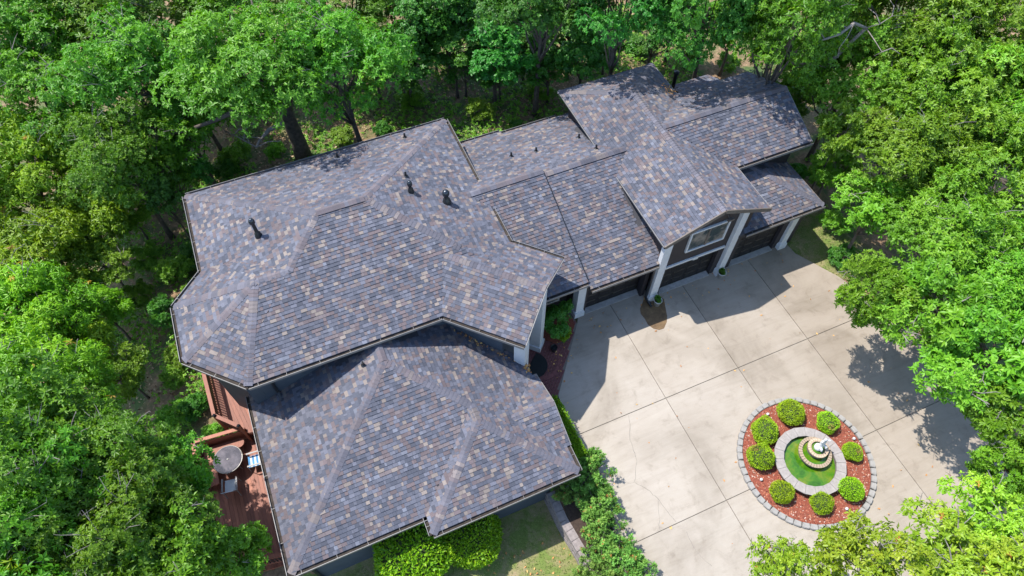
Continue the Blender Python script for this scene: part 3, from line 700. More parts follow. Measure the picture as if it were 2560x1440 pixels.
# ------------------------------------------------------------------ round island with the fountain
FX, FY, FR = 14.65, 3.55, 2.66
bed = empty('fountain_island', (FX, FY, 0), 'round red-mulch island ringed by grey edging blocks on the driveway', 'planting bed')
s_ = MB(); s_.lathe([(FR-.12,.0),(FR-.12,.09),(FR*.8,.12),(FR*.5,.13),(.001,.13)], 64); s_.build('mulch', 'mulch_base', bed)
k = 4200; r = np.sqrt(rng.uniform(.25, 1, k))*(FR-.16); t = rng.uniform(0, 2*np.pi, k); zz = .125-.03*np.clip((r/FR-.8)/.2, 0, 1)
P_ = np.stack([r*np.cos(t), r*np.sin(t), zz], 1); D_ = unit(rng.normal(size=(k, 3))*[1, 1, .25]); N_ = unit(rng.normal(size=(k, 3))*.35+[0, 0, 1]); N_ = unit(N_-D_*(N_*D_).sum(1)[:, None])
me = leaf_mesh('mulch_chips', P_, D_, N_, rng.uniform(.05, .13, k), rng.uniform(.02, .05, k), rng.random(k), 'mulch_chip', 0, 0); tag(link('mulch_chips', me, bed), kind='stuff')
nb = 54; em = None
for i in range(nb):
    t = 2*math.pi*i/nb
    if em is None:
        s_ = MB(); w0, w1, d0 = .125, .15, .105; pr_ = [(-d0, -w0), (d0*.7, -w1), (d0, -w1*.55), (d0, w1*.55), (d0*.7, w1), (-d0, w0)]
        s_.prism(pr_, 0, .13); s_.prism([(x*.86, y*.86) for x, y in pr_], .13, .15); o = s_.build('edging_block', 'edging', bed); em = o.data
    else: o = link('edging_block', em, bed)
    o.location = (FR*math.cos(t)+random.uniform(-.01, .01), FR*math.sin(t)+random.uniform(-.01, .01), random.uniform(-.004, .012)); o.rotation_euler = (random.uniform(-.05, .05), random.uniform(-.05, .05), t+random.uniform(-.06, .06))
# fountain
BX, BY = 14.58, 3.42
ft = empty('fountain', (BX, BY, 0), 'round stone fountain with green tiered pools and a white statue', 'fountain')
s_ = MB(); s_.lathe([(1.27,.1),(1.27,.44),(1.05,.44),(1.05,.1)], 36); s_.build('basin_wall', 'stone_wall', ft)
nc = 20; cm = None
for i in range(nc):
    if cm is None:
        s_ = MB(); h_ = math.pi/nc-.004; pr_ = [(1.04*math.cos(-h_), 1.04*math.sin(-h_)), (1.42*math.cos(-h_), 1.42*math.sin(-h_)), (1.42*math.cos(h_), 1.42*math.sin(h_)), (1.04*math.cos(h_), 1.04*math.sin(h_))]
        s_.prism(pr_, .441, .5); o = s_.build('cap_stone', 'stone_cap', ft); cm = o.data
    else: o = link('cap_stone', cm, ft)
    o.rotation_euler.z = 2*math.pi*i/nc; o.location.z = random.uniform(-.0, .008)
s_ = MB(); s_.lathe([(.001,.30),(1.049,.30)], 48); s_.build('water', 'pool_water', ft)
def tier(cx, cy, r_, z0, z1, nst):
    s_ = MB(); s_.lathe([(r_*.92,z0),(r_,z1-.04),(r_-.1,z1-.04),(r_-.1,z1-.1)], 40, 0, (cx, cy, 0)); wl = s_.build('tier_wall', 'stone_wall', ft)
    rm = None
    for i in range(nst):
        if rm is None:
            s_ = MB(); h_ = math.pi/nst-.012; s_.prism([((r_-.11)*math.cos(-h_),(r_-.11)*math.sin(-h_)),((r_+.03)*math.cos(-h_),(r_+.03)*math.sin(-h_)),((r_+.03)*math.cos(h_),(r_+.03)*math.sin(h_)),((r_-.11)*math.cos(h_),(r_-.11)*math.sin(h_))], 0, .06); o = s_.build('rim_stone', 'stone_rim', wl); rm = o.data
        else: o = link('rim_stone', rm, wl)
        o.location = (cx, cy, z1-.04+random.uniform(0, .012)); o.rotation_euler.z = 2*math.pi*i/nst
    s_ = MB(); s_.lathe([(.001,z1-.07),(r_-.09,z1-.07)], 32, 0, (cx, cy, 0)); s_.build('water', 'pool_water', ft)
tier(.36, .20, .62, .28, .56, 34); tier(.46, .27, .38, .5, .76, 22)
s_ = MB(); s_.lathe([(.15,.68),(.16,.8),(.12,.84),(.10,.92),(.001,.92)], 20, 0, (.50, .30, 0)); s_.build('statue_base', 'statue_white', ft, True)
# statue: a small seated figure with raised arm, grown from a joint skeleton
def skin_body(name, joints, bones, parent, mat):
    me = bpy.data.meshes.new(name); me.from_pydata([j[:3] for j in joints], bones, []); o = link(name, me, parent); me.materials.append(MAT[mat])
    md = o.modifiers.new('skin', 'SKIN'); md.use_smooth_shade = True
    for i, j in enumerate(joints): me.skin_vertices[0].data[i].radius = (j[3], j[3]*.9)
    me.skin_vertices[0].data[0].use_root = True
    sb = o.modifiers.new('sub', 'SUBSURF'); sb.levels = 2; sb.render_levels = 2
    return o
J = [(.33,.07,1.02,.085),(.33,.08,1.14,.085),(.33,.09,1.26,.08),(.33,.09,1.34,.032),(.335,.08,1.42,.062),
     (.26,.02,.98,.055),(.24,-.08,.98,.045),(.25,-.10,.88,.035),(.40,.02,.98,.055),(.43,-.07,1.0,.045),(.42,-.09,.9,.035),
     (.25,.09,1.28,.034),(.17,.06,1.34,.028),(.15,.04,1.45,.024),(.41,.09,1.28,.034),(.49,.06,1.22,.028),(.52,0,1.28,.024)]
J = [(.50+(x-.33)*1.25, .30+(y-.07)*1.25, .92+(z-.88)*1.25, r*1.25) for x, y, z, r in J]
st_ = skin_body('statue', J, [(0,1),(1,2),(2,3),(3,4),(0,5),(5,6),(6,7),(0,8),(8,9),(9,10),(2,11),(11,12),(12,13),(2,14),(14,15),(15,16)], ft, 'statue_white')
# small bed lights
for px, py, lb in ((2133,1098,'right of the fountain by the pale small ball shrub'), (1902,1200,'at the lower left of the island'), (2115,1273,'at the lower right rim of the island'), (1918,1037,'at the upper left rim of the island')):
    p = un(px, py, .13); s_ = MB(); s_.lathe([(.001,0),(.045,0),(.05,.05),(.06,.09),(.055,.13),(.03,.15),(.001,.155)], 12)
    o = s_.build('garden_light', 'statue_white', None, True); o.location = (p.x, p.y, .11); tag(o, 'tiny white garden light '+lb, 'garden light', 'lights in the island bed')

# potted plants beside the garage pillars, with dry leaves
POTS = [(12.82, 12.5, 'white pot with a green plant at the wet stain by the pillar'), (16.42, 12.66, 'white pot with a half-dead plant by the tall gable pillar')]

# ------------------------------------------------------------------ deck
DECK_U, DECK_L = 0.0, -.6
deck = empty('deck', (-6.5, 11, terrain(-6.5, 11)), 'reddish wooden deck on two levels along the left side of the house', 'deck')
DO = Vector((-6.5, 11, terrain(-6.5, 11)))
def dpart(s_, name, mat='deck_wood', parent=None):
    o = s_.build(name, mat, parent if parent else deck)
    if parent is None: o.location = -DO
    return o
UP = [(-6.95,14.5),(-6.1,13.72),(-5.3,13.55),(-4.4,14.3),(-5.9,15.3),(-5.9,17.6),(-7.05,17.6)]; LOW = [(-8.05,10.4),(-7.9,8.35),(-4.6,8.0),(-4.6,13.9),(-6.0,13.95),(-8.1,13.95),(-8.15,12.2)]
def boards(poly, z, ang, w_=.14, step=.146):
    c_, s2 = math.cos(ang), math.sin(ang); v_ = -16.
    while v_ < 16:
        q = [(c_*u-s2*(v_+k), s2*u+c_*(v_+k)) for u, k in ((-30, 0), (30, 0), (30, w_), (-30, w_))]
        q = [(x-7, y+11) for x, y in q]
        p = clip_poly(poly, q)
        if len(p) > 2 and area(p) > .02:
            s_ = MB(); s_.prism(p, z-.04, z+random.uniform(-.003, .003)); dpart(s_, 'plank')
        v_ += step
boards([p for p in UP], DECK_U, math.radians(100)); boards(LOW, DECK_L, math.radians(90))
for poly, z in ((UP, DECK_U), (LOW, DECK_L)):
    s_ = MB(); s_.prism([(x*.97-.2, y*.99+.12) for x, y in poly], z-.22, z-.05); dpart(s_, 'joist_frame')
# railings: posts with dark caps, top rail, balusters
def post(x, y, z0, z1, cap=True):
    s_ = MB(); s_.box(x-.05, x+.05, y-.05, y+.05, z0, z1); o = dpart(s_, 'post')
    if cap:
        s_ = MB(); s_.lathe([(.09,z1),(.09,z1+.05),(.06,z1+.09),(.001,z1+.11)], 4, 0, (x, y, 0)); c_ = s_.build('post_cap', 'black_cap', o)
def rail(p0, p1, z, h, bal=True):
    a_, b_ = Vector((*p0, z)), Vector((*p1, z)); s_ = MB(); s_.bar(a_, b_, .15, .04); dpart(s_, 'rail')
    s_ = MB(); s_.bar(a_-Vector((0, 0, h-.12)), b_-Vector((0, 0, h-.12)), .05, .07); dpart(s_, 'rail')
    if bal:
        k = int((b_-a_).length/.13); bmesh_ = None
        for i in range(1, k):
            p = a_.lerp(b_, i/k)
            if bmesh_ is None: s_ = MB(); s_.box(-.02, .02, -.02, .02, -h+.1, -.02); o = s_.build('baluster', 'black_metal', deck); bmesh_ = o.data
            else: o = link('baluster', bmesh_, deck)
            o.location = p-DO
rail((-7.05, 17.3), (-6.95, 14.5), 1.0, 1.0); rail((-6.95, 14.5), (-6.12, 13.65), 1.0, 1.0)
post(-6.93, 14.45, terrain(-7, 14), 1.03); post(-6.1, 13.62, terrain(-6, 13), 1.03); post(-7.08, 17.3, terrain(-7, 17), 1.03)
rail((-8.1, 13.98), (-6.2, 13.82), .42, 1.0, False); rail((-8.1, 13.98), (-8.12, 12.0), .42, 1.0, False)
for (x0, y0), (x1, y1) in (((-8.06,13.93),(-6.25,13.78)), ((-8.05,13.9),(-8.08,12.0))):
    for k in range(5):
        s_ = MB(); z = -.5+k*.17; s_.bar((x0, y0, z), (x1, y1, z), .03, .155); dpart(s_, 'back_board')
post(-8.12, 14.0, terrain(-8, 14), .47); post(-6.15, 13.88, terrain(-6, 13.9), .2, False)
s_ = MB()   # built-in bench with a rounded end
pr_ = [(-7.95, 13.42), (-6.5, 13.3)]+[(-6.5+.2*math.sin(t), 13.5-.2*math.cos(t)) for t in np.linspace(.3, math.pi, 8)]+[(-7.95, 13.82)]
s_.prism(pr_, -.2, -.15); dpart(s_, 'bench_seat')
s_ = MB(); s_.box(-8.0, -7.55, 12.1, 13.41, -.2, -.15); dpart(s_, 'bench_seat')
for x, y in ((-7.7,13.6),(-6.6,13.5),(-7.8,12.3)): s_ = MB(); s_.box(x-.05, x+.05, y-.05, y+.05, -.6, -.201); dpart(s_, 'bench_leg')
rail((-6.65, 8.42), (-5.0, 8.1), .42, 1.0); post(-6.55, 8.42, terrain(-6.5, 8.4), .47); post(-5.0, 8.1, terrain(-5, 8), .47, False); rail((-7.9, 8.35), (-6.65, 8.42), .42, 1.0)
for x, y, zt in ((-7.9,10.4,-.66),(-7.7,8.5,-.66),(-6.6,16.8,-.06)): s_ = MB(); s_.box(x-.06, x+.06, y-.06, y+.06, terrain(x, y)-.1, zt); dpart(s_, 'support_post')
# round glass table
tb = empty('patio_table', (-7.0, 12.85, DECK_L), 'round dark glass patio table on the lower deck', 'table')
s_ = MB(); s_.lathe([(.001,.70),(.56,.70),(.56,.715),(.001,.715)], 48); s_.build('table_top', 'table_glass', tb)
s_ = MB(); k = 48; s_.tube([(.575*math.cos(2*math.pi*i/k), .575*math.sin(2*math.pi*i/k), .70) for i in range(k+1)], .018, 6); s_.build('rim', 'chair_frame', tb)
for i in range(4):
    t = math.pi/4+i*math.pi/2; s_ = MB(); s_.tube([(.5*math.cos(t), .5*math.sin(t), .69), (.3*math.cos(t), .3*math.sin(t), .35), (.45*math.cos(t), .45*math.sin(t), .0)], .016, 6); s_.build('leg', 'chair_frame', tb)
s_ = MB(); s_.lathe([(.03,.716),(.03,.74),(.015,.74),(.001,.73)], 12); s_.build('umbrella_hole', 'black_metal', tb)
# sling chairs
def chair(x, y, rz, label, stripe):
    c_ = empty('patio_chair', (x, y, DECK_L), label, 'chair', 'patio chairs at the glass table', rz)
    if stripe:
        for i in range(6): s_ = MB(); s_.box(-.24, .24, -.24+i*.08, -.162+i*.08, .40+.004*(i % 2), .42+.004*(i % 2)); s_.build('seat_sling', ('sling_blue', 'sling_white')[i % 2], c_)
    else: s_ = MB(); s_.box(-.24, .24, -.24, .24, .40, .42); s_.build('seat_sling', 'sling_white', c_)
    s_ = MB(); s_.mesh([(-.23,.24,.43),(.23,.24,.43),(.23,.40,.88),(-.23,.40,.88),(-.23,.265,.43),(.23,.265,.43),(.23,.425,.88),(-.23,.425,.88)], [(0,1,2,3),(7,6,5,4),(0,4,5,1),(3,2,6,7),(0,3,7,4),(1,5,6,2)]); s_.build('back_sling', 'sling_blue' if stripe else 'sling_white', c_)
    for sx in (-1, 1):
        s_ = MB(); s_.tube([(sx*.27,-.26,0),(sx*.27,-.24,.62),(sx*.27,.26,.64),(sx*.26,.30,.45),(sx*.25,.42,.92)], .016, 6); s_.build('side_frame', 'chair_frame', c_)
        s_ = MB(); s_.tube([(sx*.27,.30,.45),(sx*.27,.36,.0)], .016, 6); s_.build('leg', 'chair_frame', c_)
        s_ = MB(); s_.box(sx*.27-.03, sx*.27+.03, -.24, .27, .645, .665); s_.build('armrest', 'trim_lip', c_)
    return c_
chair(-6.08, 12.5, math.radians(-95), 'patio chair with blue striped sling seat right of the glass table', True)
chair(-7.15, 11.85, math.radians(170), 'white sling patio chair at the front edge of the glass table', False)
s_ = MB(); s_.mesh([(-9.4,11.3,-1.05),(-8.3,10.2,-1.0),(-8.2,11.3,-.85),(-8.35,12.0,-.9),(-9.3,12.2,-1.1),(-8.8,11.3,-.8)], [(0,1,5),(1,2,5),(2,3,5),(3,4,5),(4,0,5)]); tag(s_.build('dark_sheet', 'dark_sheet'), 'dark navy sheet draped on the ground left of the lower deck', 'dark_sheet')  # dark navy sheet for the dark patch left of the lower deck
TREES = [ # base x, y; crown centre x, y, z; crown radius; kind; where it stands
 (-10.87, 36.87, -10.87, 36.87, 5.6, 3.6, 0, 'at the top left corner'),
 (-5.71, 35.43, -5.71, 35.43, 5.8, 3.6, 0, 'second from the left along the top edge'),
 (-0.43, 35.3, -0.43, 35.3, 5.4, 3.3, 0, 'third from the left along the top edge'),
 (4.61, 33.43, 4.61, 33.43, 5, 2.9, 0, 'fourth from the left along the top edge, behind the main roof'),
 (9.6, 31.43, 9.6, 31.43, 5.4, 3, 2, 'fifth along the top edge, left of picture centre'),
 (12.85, 26.44, 12.85, 26.44, 7.6, 2.9, 2, 'at the top edge right of picture centre'),
 (15.91, 23.94, 15.86, 23.85, 8.4, 2.6, 2, 'at the top edge behind the peak of the garage roof'),
 (21.51, 23.85, 18.84, 21.29, 8.8, 2.53, 2, 'at the top edge above the small rear porch roof'),
 (22.18, 19.38, 21.75, 19.12, 8.8, 2.8, 0, 'at the top edge with a bare grey limb in it'),
 (28.27, 18.49, 28.27, 18.49, 7, 3.6, 3, 'second from the right along the top edge'),
 (31.86, 16.31, 31.86, 16.31, 7, 3.6, 3, 'at the top right corner'),
 (-10.78, 32.27, -10.78, 32.27, 4.4, 3.3, 0, 'in the second row at the left edge'),
 (-5.55, 29.54, -5.55, 29.54, 6, 3, 0, 'in the second row, left of the thick bare trunk'),
 (2.79, 26.39, 2.79, 26.39, 6.5, 2.85, 0, 'just behind the ridge of the main roof, right of the thick trunk'),
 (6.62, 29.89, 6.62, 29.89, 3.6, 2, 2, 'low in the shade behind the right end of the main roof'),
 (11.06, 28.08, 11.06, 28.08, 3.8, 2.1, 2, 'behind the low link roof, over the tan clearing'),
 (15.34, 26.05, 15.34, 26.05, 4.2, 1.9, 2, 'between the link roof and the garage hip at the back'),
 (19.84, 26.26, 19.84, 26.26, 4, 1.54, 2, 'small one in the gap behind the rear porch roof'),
 (23.22, 20.89, 23.22, 20.89, 5, 1.07, 0, 'slim one close behind the far right gable end'),
 (25.18, 17.45, 25.18, 17.45, 5.5, 2.56, 3, 'right of the far right gable end'),
 (27.6, 14.58, 27.6, 14.58, 6, 3, 3, 'second row at right, below the top edge'),
 (30.36, 12.54, 30.36, 12.54, 6, 3, 3, 'at the right edge, upper quarter'),
 (-12.57, 29.07, -12.57, 29.07, 3, 2.8, 1, 'at the left edge by the back roof corner'),
 (-7.89, 26.81, -7.89, 26.81, 4.6, 2.3, 0, 'beside the shaded understory at the upper left'),
 (-12.59, 25.05, -12.59, 25.05, 2, 2.6, 1, 'at the left edge level with the roof flue'),
 (-10.7, 26.35, -10.7, 26.35, 1.6, 1.8, 1, 'leaning to the clearing left of the main roof corner'),
 (-13.37, 20.9, -13.37, 20.9, 2.6, 2.6, 1, 'at the left edge at mid height'),
 (-12.32, 16.74, -12.32, 16.74, 3.4, 2.6, 1, 'at the left edge level with the upper deck'),
 (-11.41, 12.41, -11.41, 12.41, 6, 2.7, 0, 'at the left edge level with the patio table'),
 (-9.66, 11.87, -9.66, 11.87, 5, 2.5, 0, 'left of the patio table'),
 (-8.61, 11.16, -7.91, 11.11, 4.2, 1.4, 0, 'overhanging the left rim of the lower deck'),
 (-11.19, 10.18, -11.19, 10.18, 5.5, 2.5, 0, 'at the left edge in the lower quarter'),
 (-9.07, 9.01, -9.07, 9.01, 5, 2.3, 0, 'in the lower quarter left of the lower deck'),
 (-8.68, 7.55, -6.91, 7.83, 2.8, 1.25, 3, 'small bright one overhanging the front corner of the deck'),
 (-12.19, 9.33, -12.19, 9.33, 5, 2.2, 1, 'in the bottom left corner'),
 (-8.64, 8.03, -7.95, 8.12, 4.5, 1.6, 0, 'at the bottom edge left of the deck'),
 (-4.93, 28.16, -4.93, 28.16, 4, 1.9, 0, 'in the shade under the thick bare limb'),
 (-4.79, 26.44, -4.79, 26.44, 2.6, 0.61, 2, 'tiny dark one at the back left roof corner'),
 (-6.8, 25.54, -6.8, 25.54, 3, 1.02, 2, 'small dark one left of the back left roof corner'),
 (22.96, 14.89, 22.96, 14.89, 5, 1.26, 3, 'slim one brushing the right gable rake'),
 (25.12, 12.61, 25.12, 12.61, 5, 2.8, 3, 'right of the garages, upper row'),
 (27.05, 9.99, 27.05, 9.99, 5.5, 2.8, 3, 'at the right edge, upper third'),
 (22.69, 11.4, 22.69, 11.4, 3.6, 1.7, 3, 'low one beside the grass verge by the garages'),
 (23.37, 8.24, 23.37, 8.24, 5, 2.7, 3, 'right of the driveway, middle of the right side'),
 (23.69, 5.35, 23.69, 5.35, 5, 2.5, 3, 'at the right edge at mid height'),
 (23.65, 5.83, 20.25, 5.83, 5, 2, 3, 'over the right rim of the driveway'),
 (23.62, 3.42, 20.42, 3.42, 5.2, 2.1, 3, 'at the right edge above the long driveway shadow'),
 (23.25, 7.43, 18.75, 7.43, 4.6, 1.35, 3, 'low branchy one reaching over the driveway at right'),
 (23.64, 1.42, 20.24, 1.42, 4.6, 1.7, 3, 'at the right edge level with the fountain'),
 (23.5, 0.11, 19, 0.11, 3.6, 1.05, 3, 'small one at the right edge below the fountain'),
 (17.22, -3.68, 17.22, -1.18, 4, 1.5, 4, 'sparse one at the bottom right with grey twigs'),
 (14.58, -3.64, 14.58, -1.54, 4.6, 1.6, 4, 'sparse one at the bottom edge, right part'),
 (11.88, -3.64, 11.88, -0.64, 4.6, 1.5, 4, 'sparse one at the bottom edge below the fountain'),
 (9.33, -3.6, 9.33, 0.2, 4.6, 0.95, 4, 'lime one at the bottom edge left of the fountain'),
 (15.96, -3.65, 15.96, -2.55, 4.8, 1.5, 4, 'sparse one in the bottom right corner'),
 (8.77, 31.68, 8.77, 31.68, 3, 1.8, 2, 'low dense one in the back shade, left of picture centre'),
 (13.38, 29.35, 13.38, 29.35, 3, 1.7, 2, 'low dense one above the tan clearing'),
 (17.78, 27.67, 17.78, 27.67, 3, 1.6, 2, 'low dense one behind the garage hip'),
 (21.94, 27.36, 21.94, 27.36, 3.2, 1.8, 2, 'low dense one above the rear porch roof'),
 (24.47, 25.20, 24.47, 25.20, 3.4, 1.8, 0, 'low dense one behind the far right gable'),
 (5.03, 30.95, 5.03, 30.95, 2.8, 1.6, 0, 'low one right of the thick trunk'),
 (-8.99, 26.95, -8.99, 26.95, 1, 1.2, 3, 'low one covering the trunks left of the back roof corner'),
 (-10.41, 24.23, -10.41, 24.23, 0.9, 1.3, 3, 'low one in the gap left of the main roof'),
 (-10.84, 21.85, -10.84, 21.85, 0.8, 1.2, 1, 'low one left of the bay'),
 (-10.42, 18.31, -10.42, 18.31, 0.6, 1.1, 3, 'low one left of the upper deck clearing'),
 (-6.53, 27.29, -6.53, 27.29, 2.2, 1.3, 0, 'low one under the bare limb at upper left'),
 (24.73, 19.72, 24.73, 19.72, 2.6, 1.4, 0, 'low one right of the far gable rake'),
 (23.63, 14.83, 23.63, 14.83, 2.4, 1.3, 3, 'low one by the end of the low garage roof'),
 (26.32, 21.37, 26.32, 21.37, 3.2, 1.7, 0, 'low one right of the far gable peak'),
 (-11.72, 20.11, -11.72, 20.11, 1, 1.6, 1, 'one in the shade below the bay level at left'),
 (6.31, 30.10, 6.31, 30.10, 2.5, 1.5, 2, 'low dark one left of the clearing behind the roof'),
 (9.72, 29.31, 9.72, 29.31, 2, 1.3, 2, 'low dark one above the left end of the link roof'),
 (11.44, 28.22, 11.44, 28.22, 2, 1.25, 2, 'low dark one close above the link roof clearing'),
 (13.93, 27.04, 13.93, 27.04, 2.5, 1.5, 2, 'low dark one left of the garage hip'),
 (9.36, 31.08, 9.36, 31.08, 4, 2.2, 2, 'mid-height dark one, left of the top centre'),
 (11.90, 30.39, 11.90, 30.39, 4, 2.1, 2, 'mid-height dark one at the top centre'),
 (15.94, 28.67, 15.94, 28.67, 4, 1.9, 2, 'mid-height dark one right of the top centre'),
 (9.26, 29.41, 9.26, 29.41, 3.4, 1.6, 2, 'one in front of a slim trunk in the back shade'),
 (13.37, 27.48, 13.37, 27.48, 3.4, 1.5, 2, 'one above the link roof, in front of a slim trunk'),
 (-4.09, 29.91, -4.09, 29.91, 4.5, 2.4, 0, 'one left of the thick trunk, under taller crowns'),
]
# ------------------------------------------------------------------ trees
def gen_crown(name, R, Hc, ncl, ros, k, L, W, lift, mat, flat=.65, spread=(.5, .95), seed=1, rzf=.8):
    global rng; rng = np.random.default_rng(seed)
    d = unit(rng.normal(size=(ncl*2, 3))); d = d[d[:, 2] > -.55][:ncl]; n_ = len(d)
    ph = np.arctan2(d[:, 1], d[:, 0]); lob = 1+.16*np.sin(3*ph+seed)+.08*np.sin(5*ph+2*seed)
    C = d*(rng.uniform(*spread, n_)*lob)[:, None]*[R, R, R*rzf]+[0, 0, Hc]
    rc = R*rng.uniform(.22, .36, n_)
    cv = rng.uniform(0, 1, n_)
    m_ = np.repeat(np.arange(n_), ros)
    e = unit(rng.normal(size=(n_*ros, 3))); e[:, 2] = np.where(e[:, 2] < -.35, -e[:, 2], e[:, 2])
    P_ = C[m_]+e*(rc[m_]*rng.uniform(.6, 1.1, len(m_)))[:, None]*[1, 1, flat]
    A_ = unit(e*.6+[0, 0, .55]+rng.normal(0, .22, (len(m_), 3)))
    lp_, D_, N_, LL, WW = rosettes(P_, A_, k, L, W, lift)
    ls = np.repeat(rng.uniform(.72, 1.3, n_)[m_], k); LL = LL*ls; WW = WW*ls
    rv = rng.uniform(0, 1, len(m_))
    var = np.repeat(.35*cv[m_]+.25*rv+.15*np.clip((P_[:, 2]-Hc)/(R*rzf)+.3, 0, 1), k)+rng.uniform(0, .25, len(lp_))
    hot = np.repeat(rng.random(len(m_)) < .006, k); var = np.where(hot, 1., var*.95)
    return leaf_mesh(name, lp_, D_, N_, LL, WW, var, mat), C, rc
def gen_trunk(name, C, rc, Hc, R, r0, mat='bark', nl=16):
    s_ = MB(); zt = Hc-.15*R; pts = []; x = y = 0.
    for i in range(7):
        pts.append((x, y, zt*i/6)); x += random.uniform(-.06, .06)*R*.4; y += random.uniform(-.06, .06)*R*.4
    pts[0] = (0, 0, -.3); s_.tube(pts, [r0*1.35]+[r0*(1-.11*i) for i in range(1, 7)], 9)
    for i in list(range(min(nl, len(C)))):
        c_ = Vector(C[i]); k = random.randint(3, 6); a_ = Vector(pts[k]); m1 = a_.lerp(c_, .45)+Vector((random.uniform(-.2, .2), random.uniform(-.2, .2), -.12*R+random.uniform(0, .2)))
        s_.tube([a_, a_.lerp(m1, .5)+Vector((0, 0, .05)), m1, m1.lerp(c_, .6), c_], [r0*.42, r0*.36, r0*.27, r0*.16, r0*.06], 6)
        for j in range(3):
            e = c_+Vector((random.uniform(-1, 1), random.uniform(-1, 1), random.uniform(-.2, .6)))*float(rc[i])
            s_.tube([m1.lerp(c_, .6), c_.lerp(e, .5), e], [r0*.12, r0*.07, r0*.03], 4)
    o = s_.build(name, mat, None, True); me = o.data; bpy.data.objects.remove(o); return me
def gen_twigs(C, rc, Hc, R, seed):
    random.seed(seed); s_ = MB(); top = sorted(range(len(C)), key=lambda i: -C[i][2])[:max(4, len(C)//3)]
    for i in random.sample(top, max(2, len(top)//3)):
        a_ = Vector(C[i]); t = random.uniform(0, 6.28); r_ = float(rc[i])
        for j in range(random.randint(1, 3)):
            t += random.uniform(.4, 1.2); e = a_+Vector((math.cos(t), math.sin(t), .75))*r_*1.15; m1 = a_.lerp(e, .6)+Vector((random.uniform(-.1, .1), random.uniform(-.1, .1), .12*r_))
            s_.tube([a_, m1, e, e+Vector((random.uniform(-.3, .3), random.uniform(-.3, .3), .1))*r_], [.022, .016, .010, .004], 4); s_.tube([m1, m1+Vector((random.uniform(-.4, .4), random.uniform(-.4, .4), .35))*r_], [.011, .004], 4)
    o = s_.build('bare_twigs', 'bark_pale'); me = o.data; bpy.data.objects.remove(o); return me
KIND = {}   # (species, size) -> crown mesh, trunk mesh, reference radius, reference crown height
def kind(sp, big):
    if (sp, big) in KIND: return KIND[sp, big]
    R, Hc = (3.4, 6.8) if big else (1.7, 4.4)
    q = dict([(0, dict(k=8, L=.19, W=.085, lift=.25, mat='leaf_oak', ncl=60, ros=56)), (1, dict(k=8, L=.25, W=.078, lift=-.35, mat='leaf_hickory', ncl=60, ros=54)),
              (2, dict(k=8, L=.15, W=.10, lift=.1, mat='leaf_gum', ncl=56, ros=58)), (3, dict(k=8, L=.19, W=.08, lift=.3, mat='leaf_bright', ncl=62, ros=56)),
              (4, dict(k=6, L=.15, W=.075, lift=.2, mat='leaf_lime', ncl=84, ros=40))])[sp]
    if not big: q['ncl'] = int(q['ncl']*.5); q['ros'] = int(q['ros']*.62)
    if sp == 4: q['spread'] = (.3, 1.1)
    cm_, C, rc = gen_crown('crown', R, Hc, seed=11+sp*3+big, **q)
    KIND[sp, big] = (cm_, gen_trunk('trunk', C, rc, Hc, R, .2 if big else .1), R, Hc, gen_twigs(C, rc, Hc, R, 90+sp*2+big)); return KIND[sp, big]
LOOK = ['green oak-like tree', 'yellow-green tree with drooping leaves', 'dark green tree', 'bright green leafy tree', 'thin-leaved tree']
GRP = 'trees around the house'
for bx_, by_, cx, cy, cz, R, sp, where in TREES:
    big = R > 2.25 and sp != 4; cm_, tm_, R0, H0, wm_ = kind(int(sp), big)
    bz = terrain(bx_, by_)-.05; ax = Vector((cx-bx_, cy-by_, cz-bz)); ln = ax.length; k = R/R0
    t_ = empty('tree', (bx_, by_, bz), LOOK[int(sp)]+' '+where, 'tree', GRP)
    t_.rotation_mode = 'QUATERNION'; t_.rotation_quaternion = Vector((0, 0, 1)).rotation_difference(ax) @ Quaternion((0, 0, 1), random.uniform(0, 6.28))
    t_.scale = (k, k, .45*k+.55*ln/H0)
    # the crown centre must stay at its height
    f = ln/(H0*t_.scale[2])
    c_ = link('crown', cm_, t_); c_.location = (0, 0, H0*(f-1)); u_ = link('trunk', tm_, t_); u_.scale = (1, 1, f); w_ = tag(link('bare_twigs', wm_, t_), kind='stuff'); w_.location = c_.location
# the thick-trunked oak behind the main roof with its bare limbs
OB = Vector((-.14, 28.2, terrain(-.14, 28.2)))
oak = empty('tree', OB, 'old oak with a thick bare trunk and dead grey limbs behind the main roof', 'tree', GRP)
s_ = MB()
def rel(px, py, z): return un(px, py, z)-OB
s_.tube([(0,0,-.3),(.02,0,1.2),(-.05,0,2.6),(-.1,.05,4.),(-.25,.1,5.6),(-.4,.1,7)], [.5,.40,.36,.33,.24,.14], 12)
s_.tube([(-.06,0,3.0),(.35,.1,4.2),(.7,.3,5.6),(.9,.4,6.6)], [.26,.2,.15,.08], 8); s_.tube([(-.2,.1,5.2),(-1.3,-.6,6.2),(-2.4,-1.0,6.8)], [.2,.14,.06], 7)
for k in range(10): s_.tube([(-.3,.1,5.2), (random.uniform(-1.5,1.5), random.uniform(-1.5,1.5), 6.4), (random.uniform(-2.8,2.8), random.uniform(-2.8,2.8), random.uniform(6.5,8.8))], [.12,.08,.03], 6)
s_.build('trunk', 'bark', oak, True)
cm_, C, rc = gen_crown('crown', 3.3, 7.6, 46, 56, 8, .2, .085, .25, 'leaf_oak', seed=5); c_ = link('crown', cm_, oak); cc = un(650, 175, 7.6)-OB; c_.location = (cc.x, cc.y, 0)
s_ = MB(); s_.tube([rel(708,308,3.3), rel(672,325,3.2), rel(648,352,3.0), rel(641,368,2.9)], [.13,.11,.07,.05], 7)
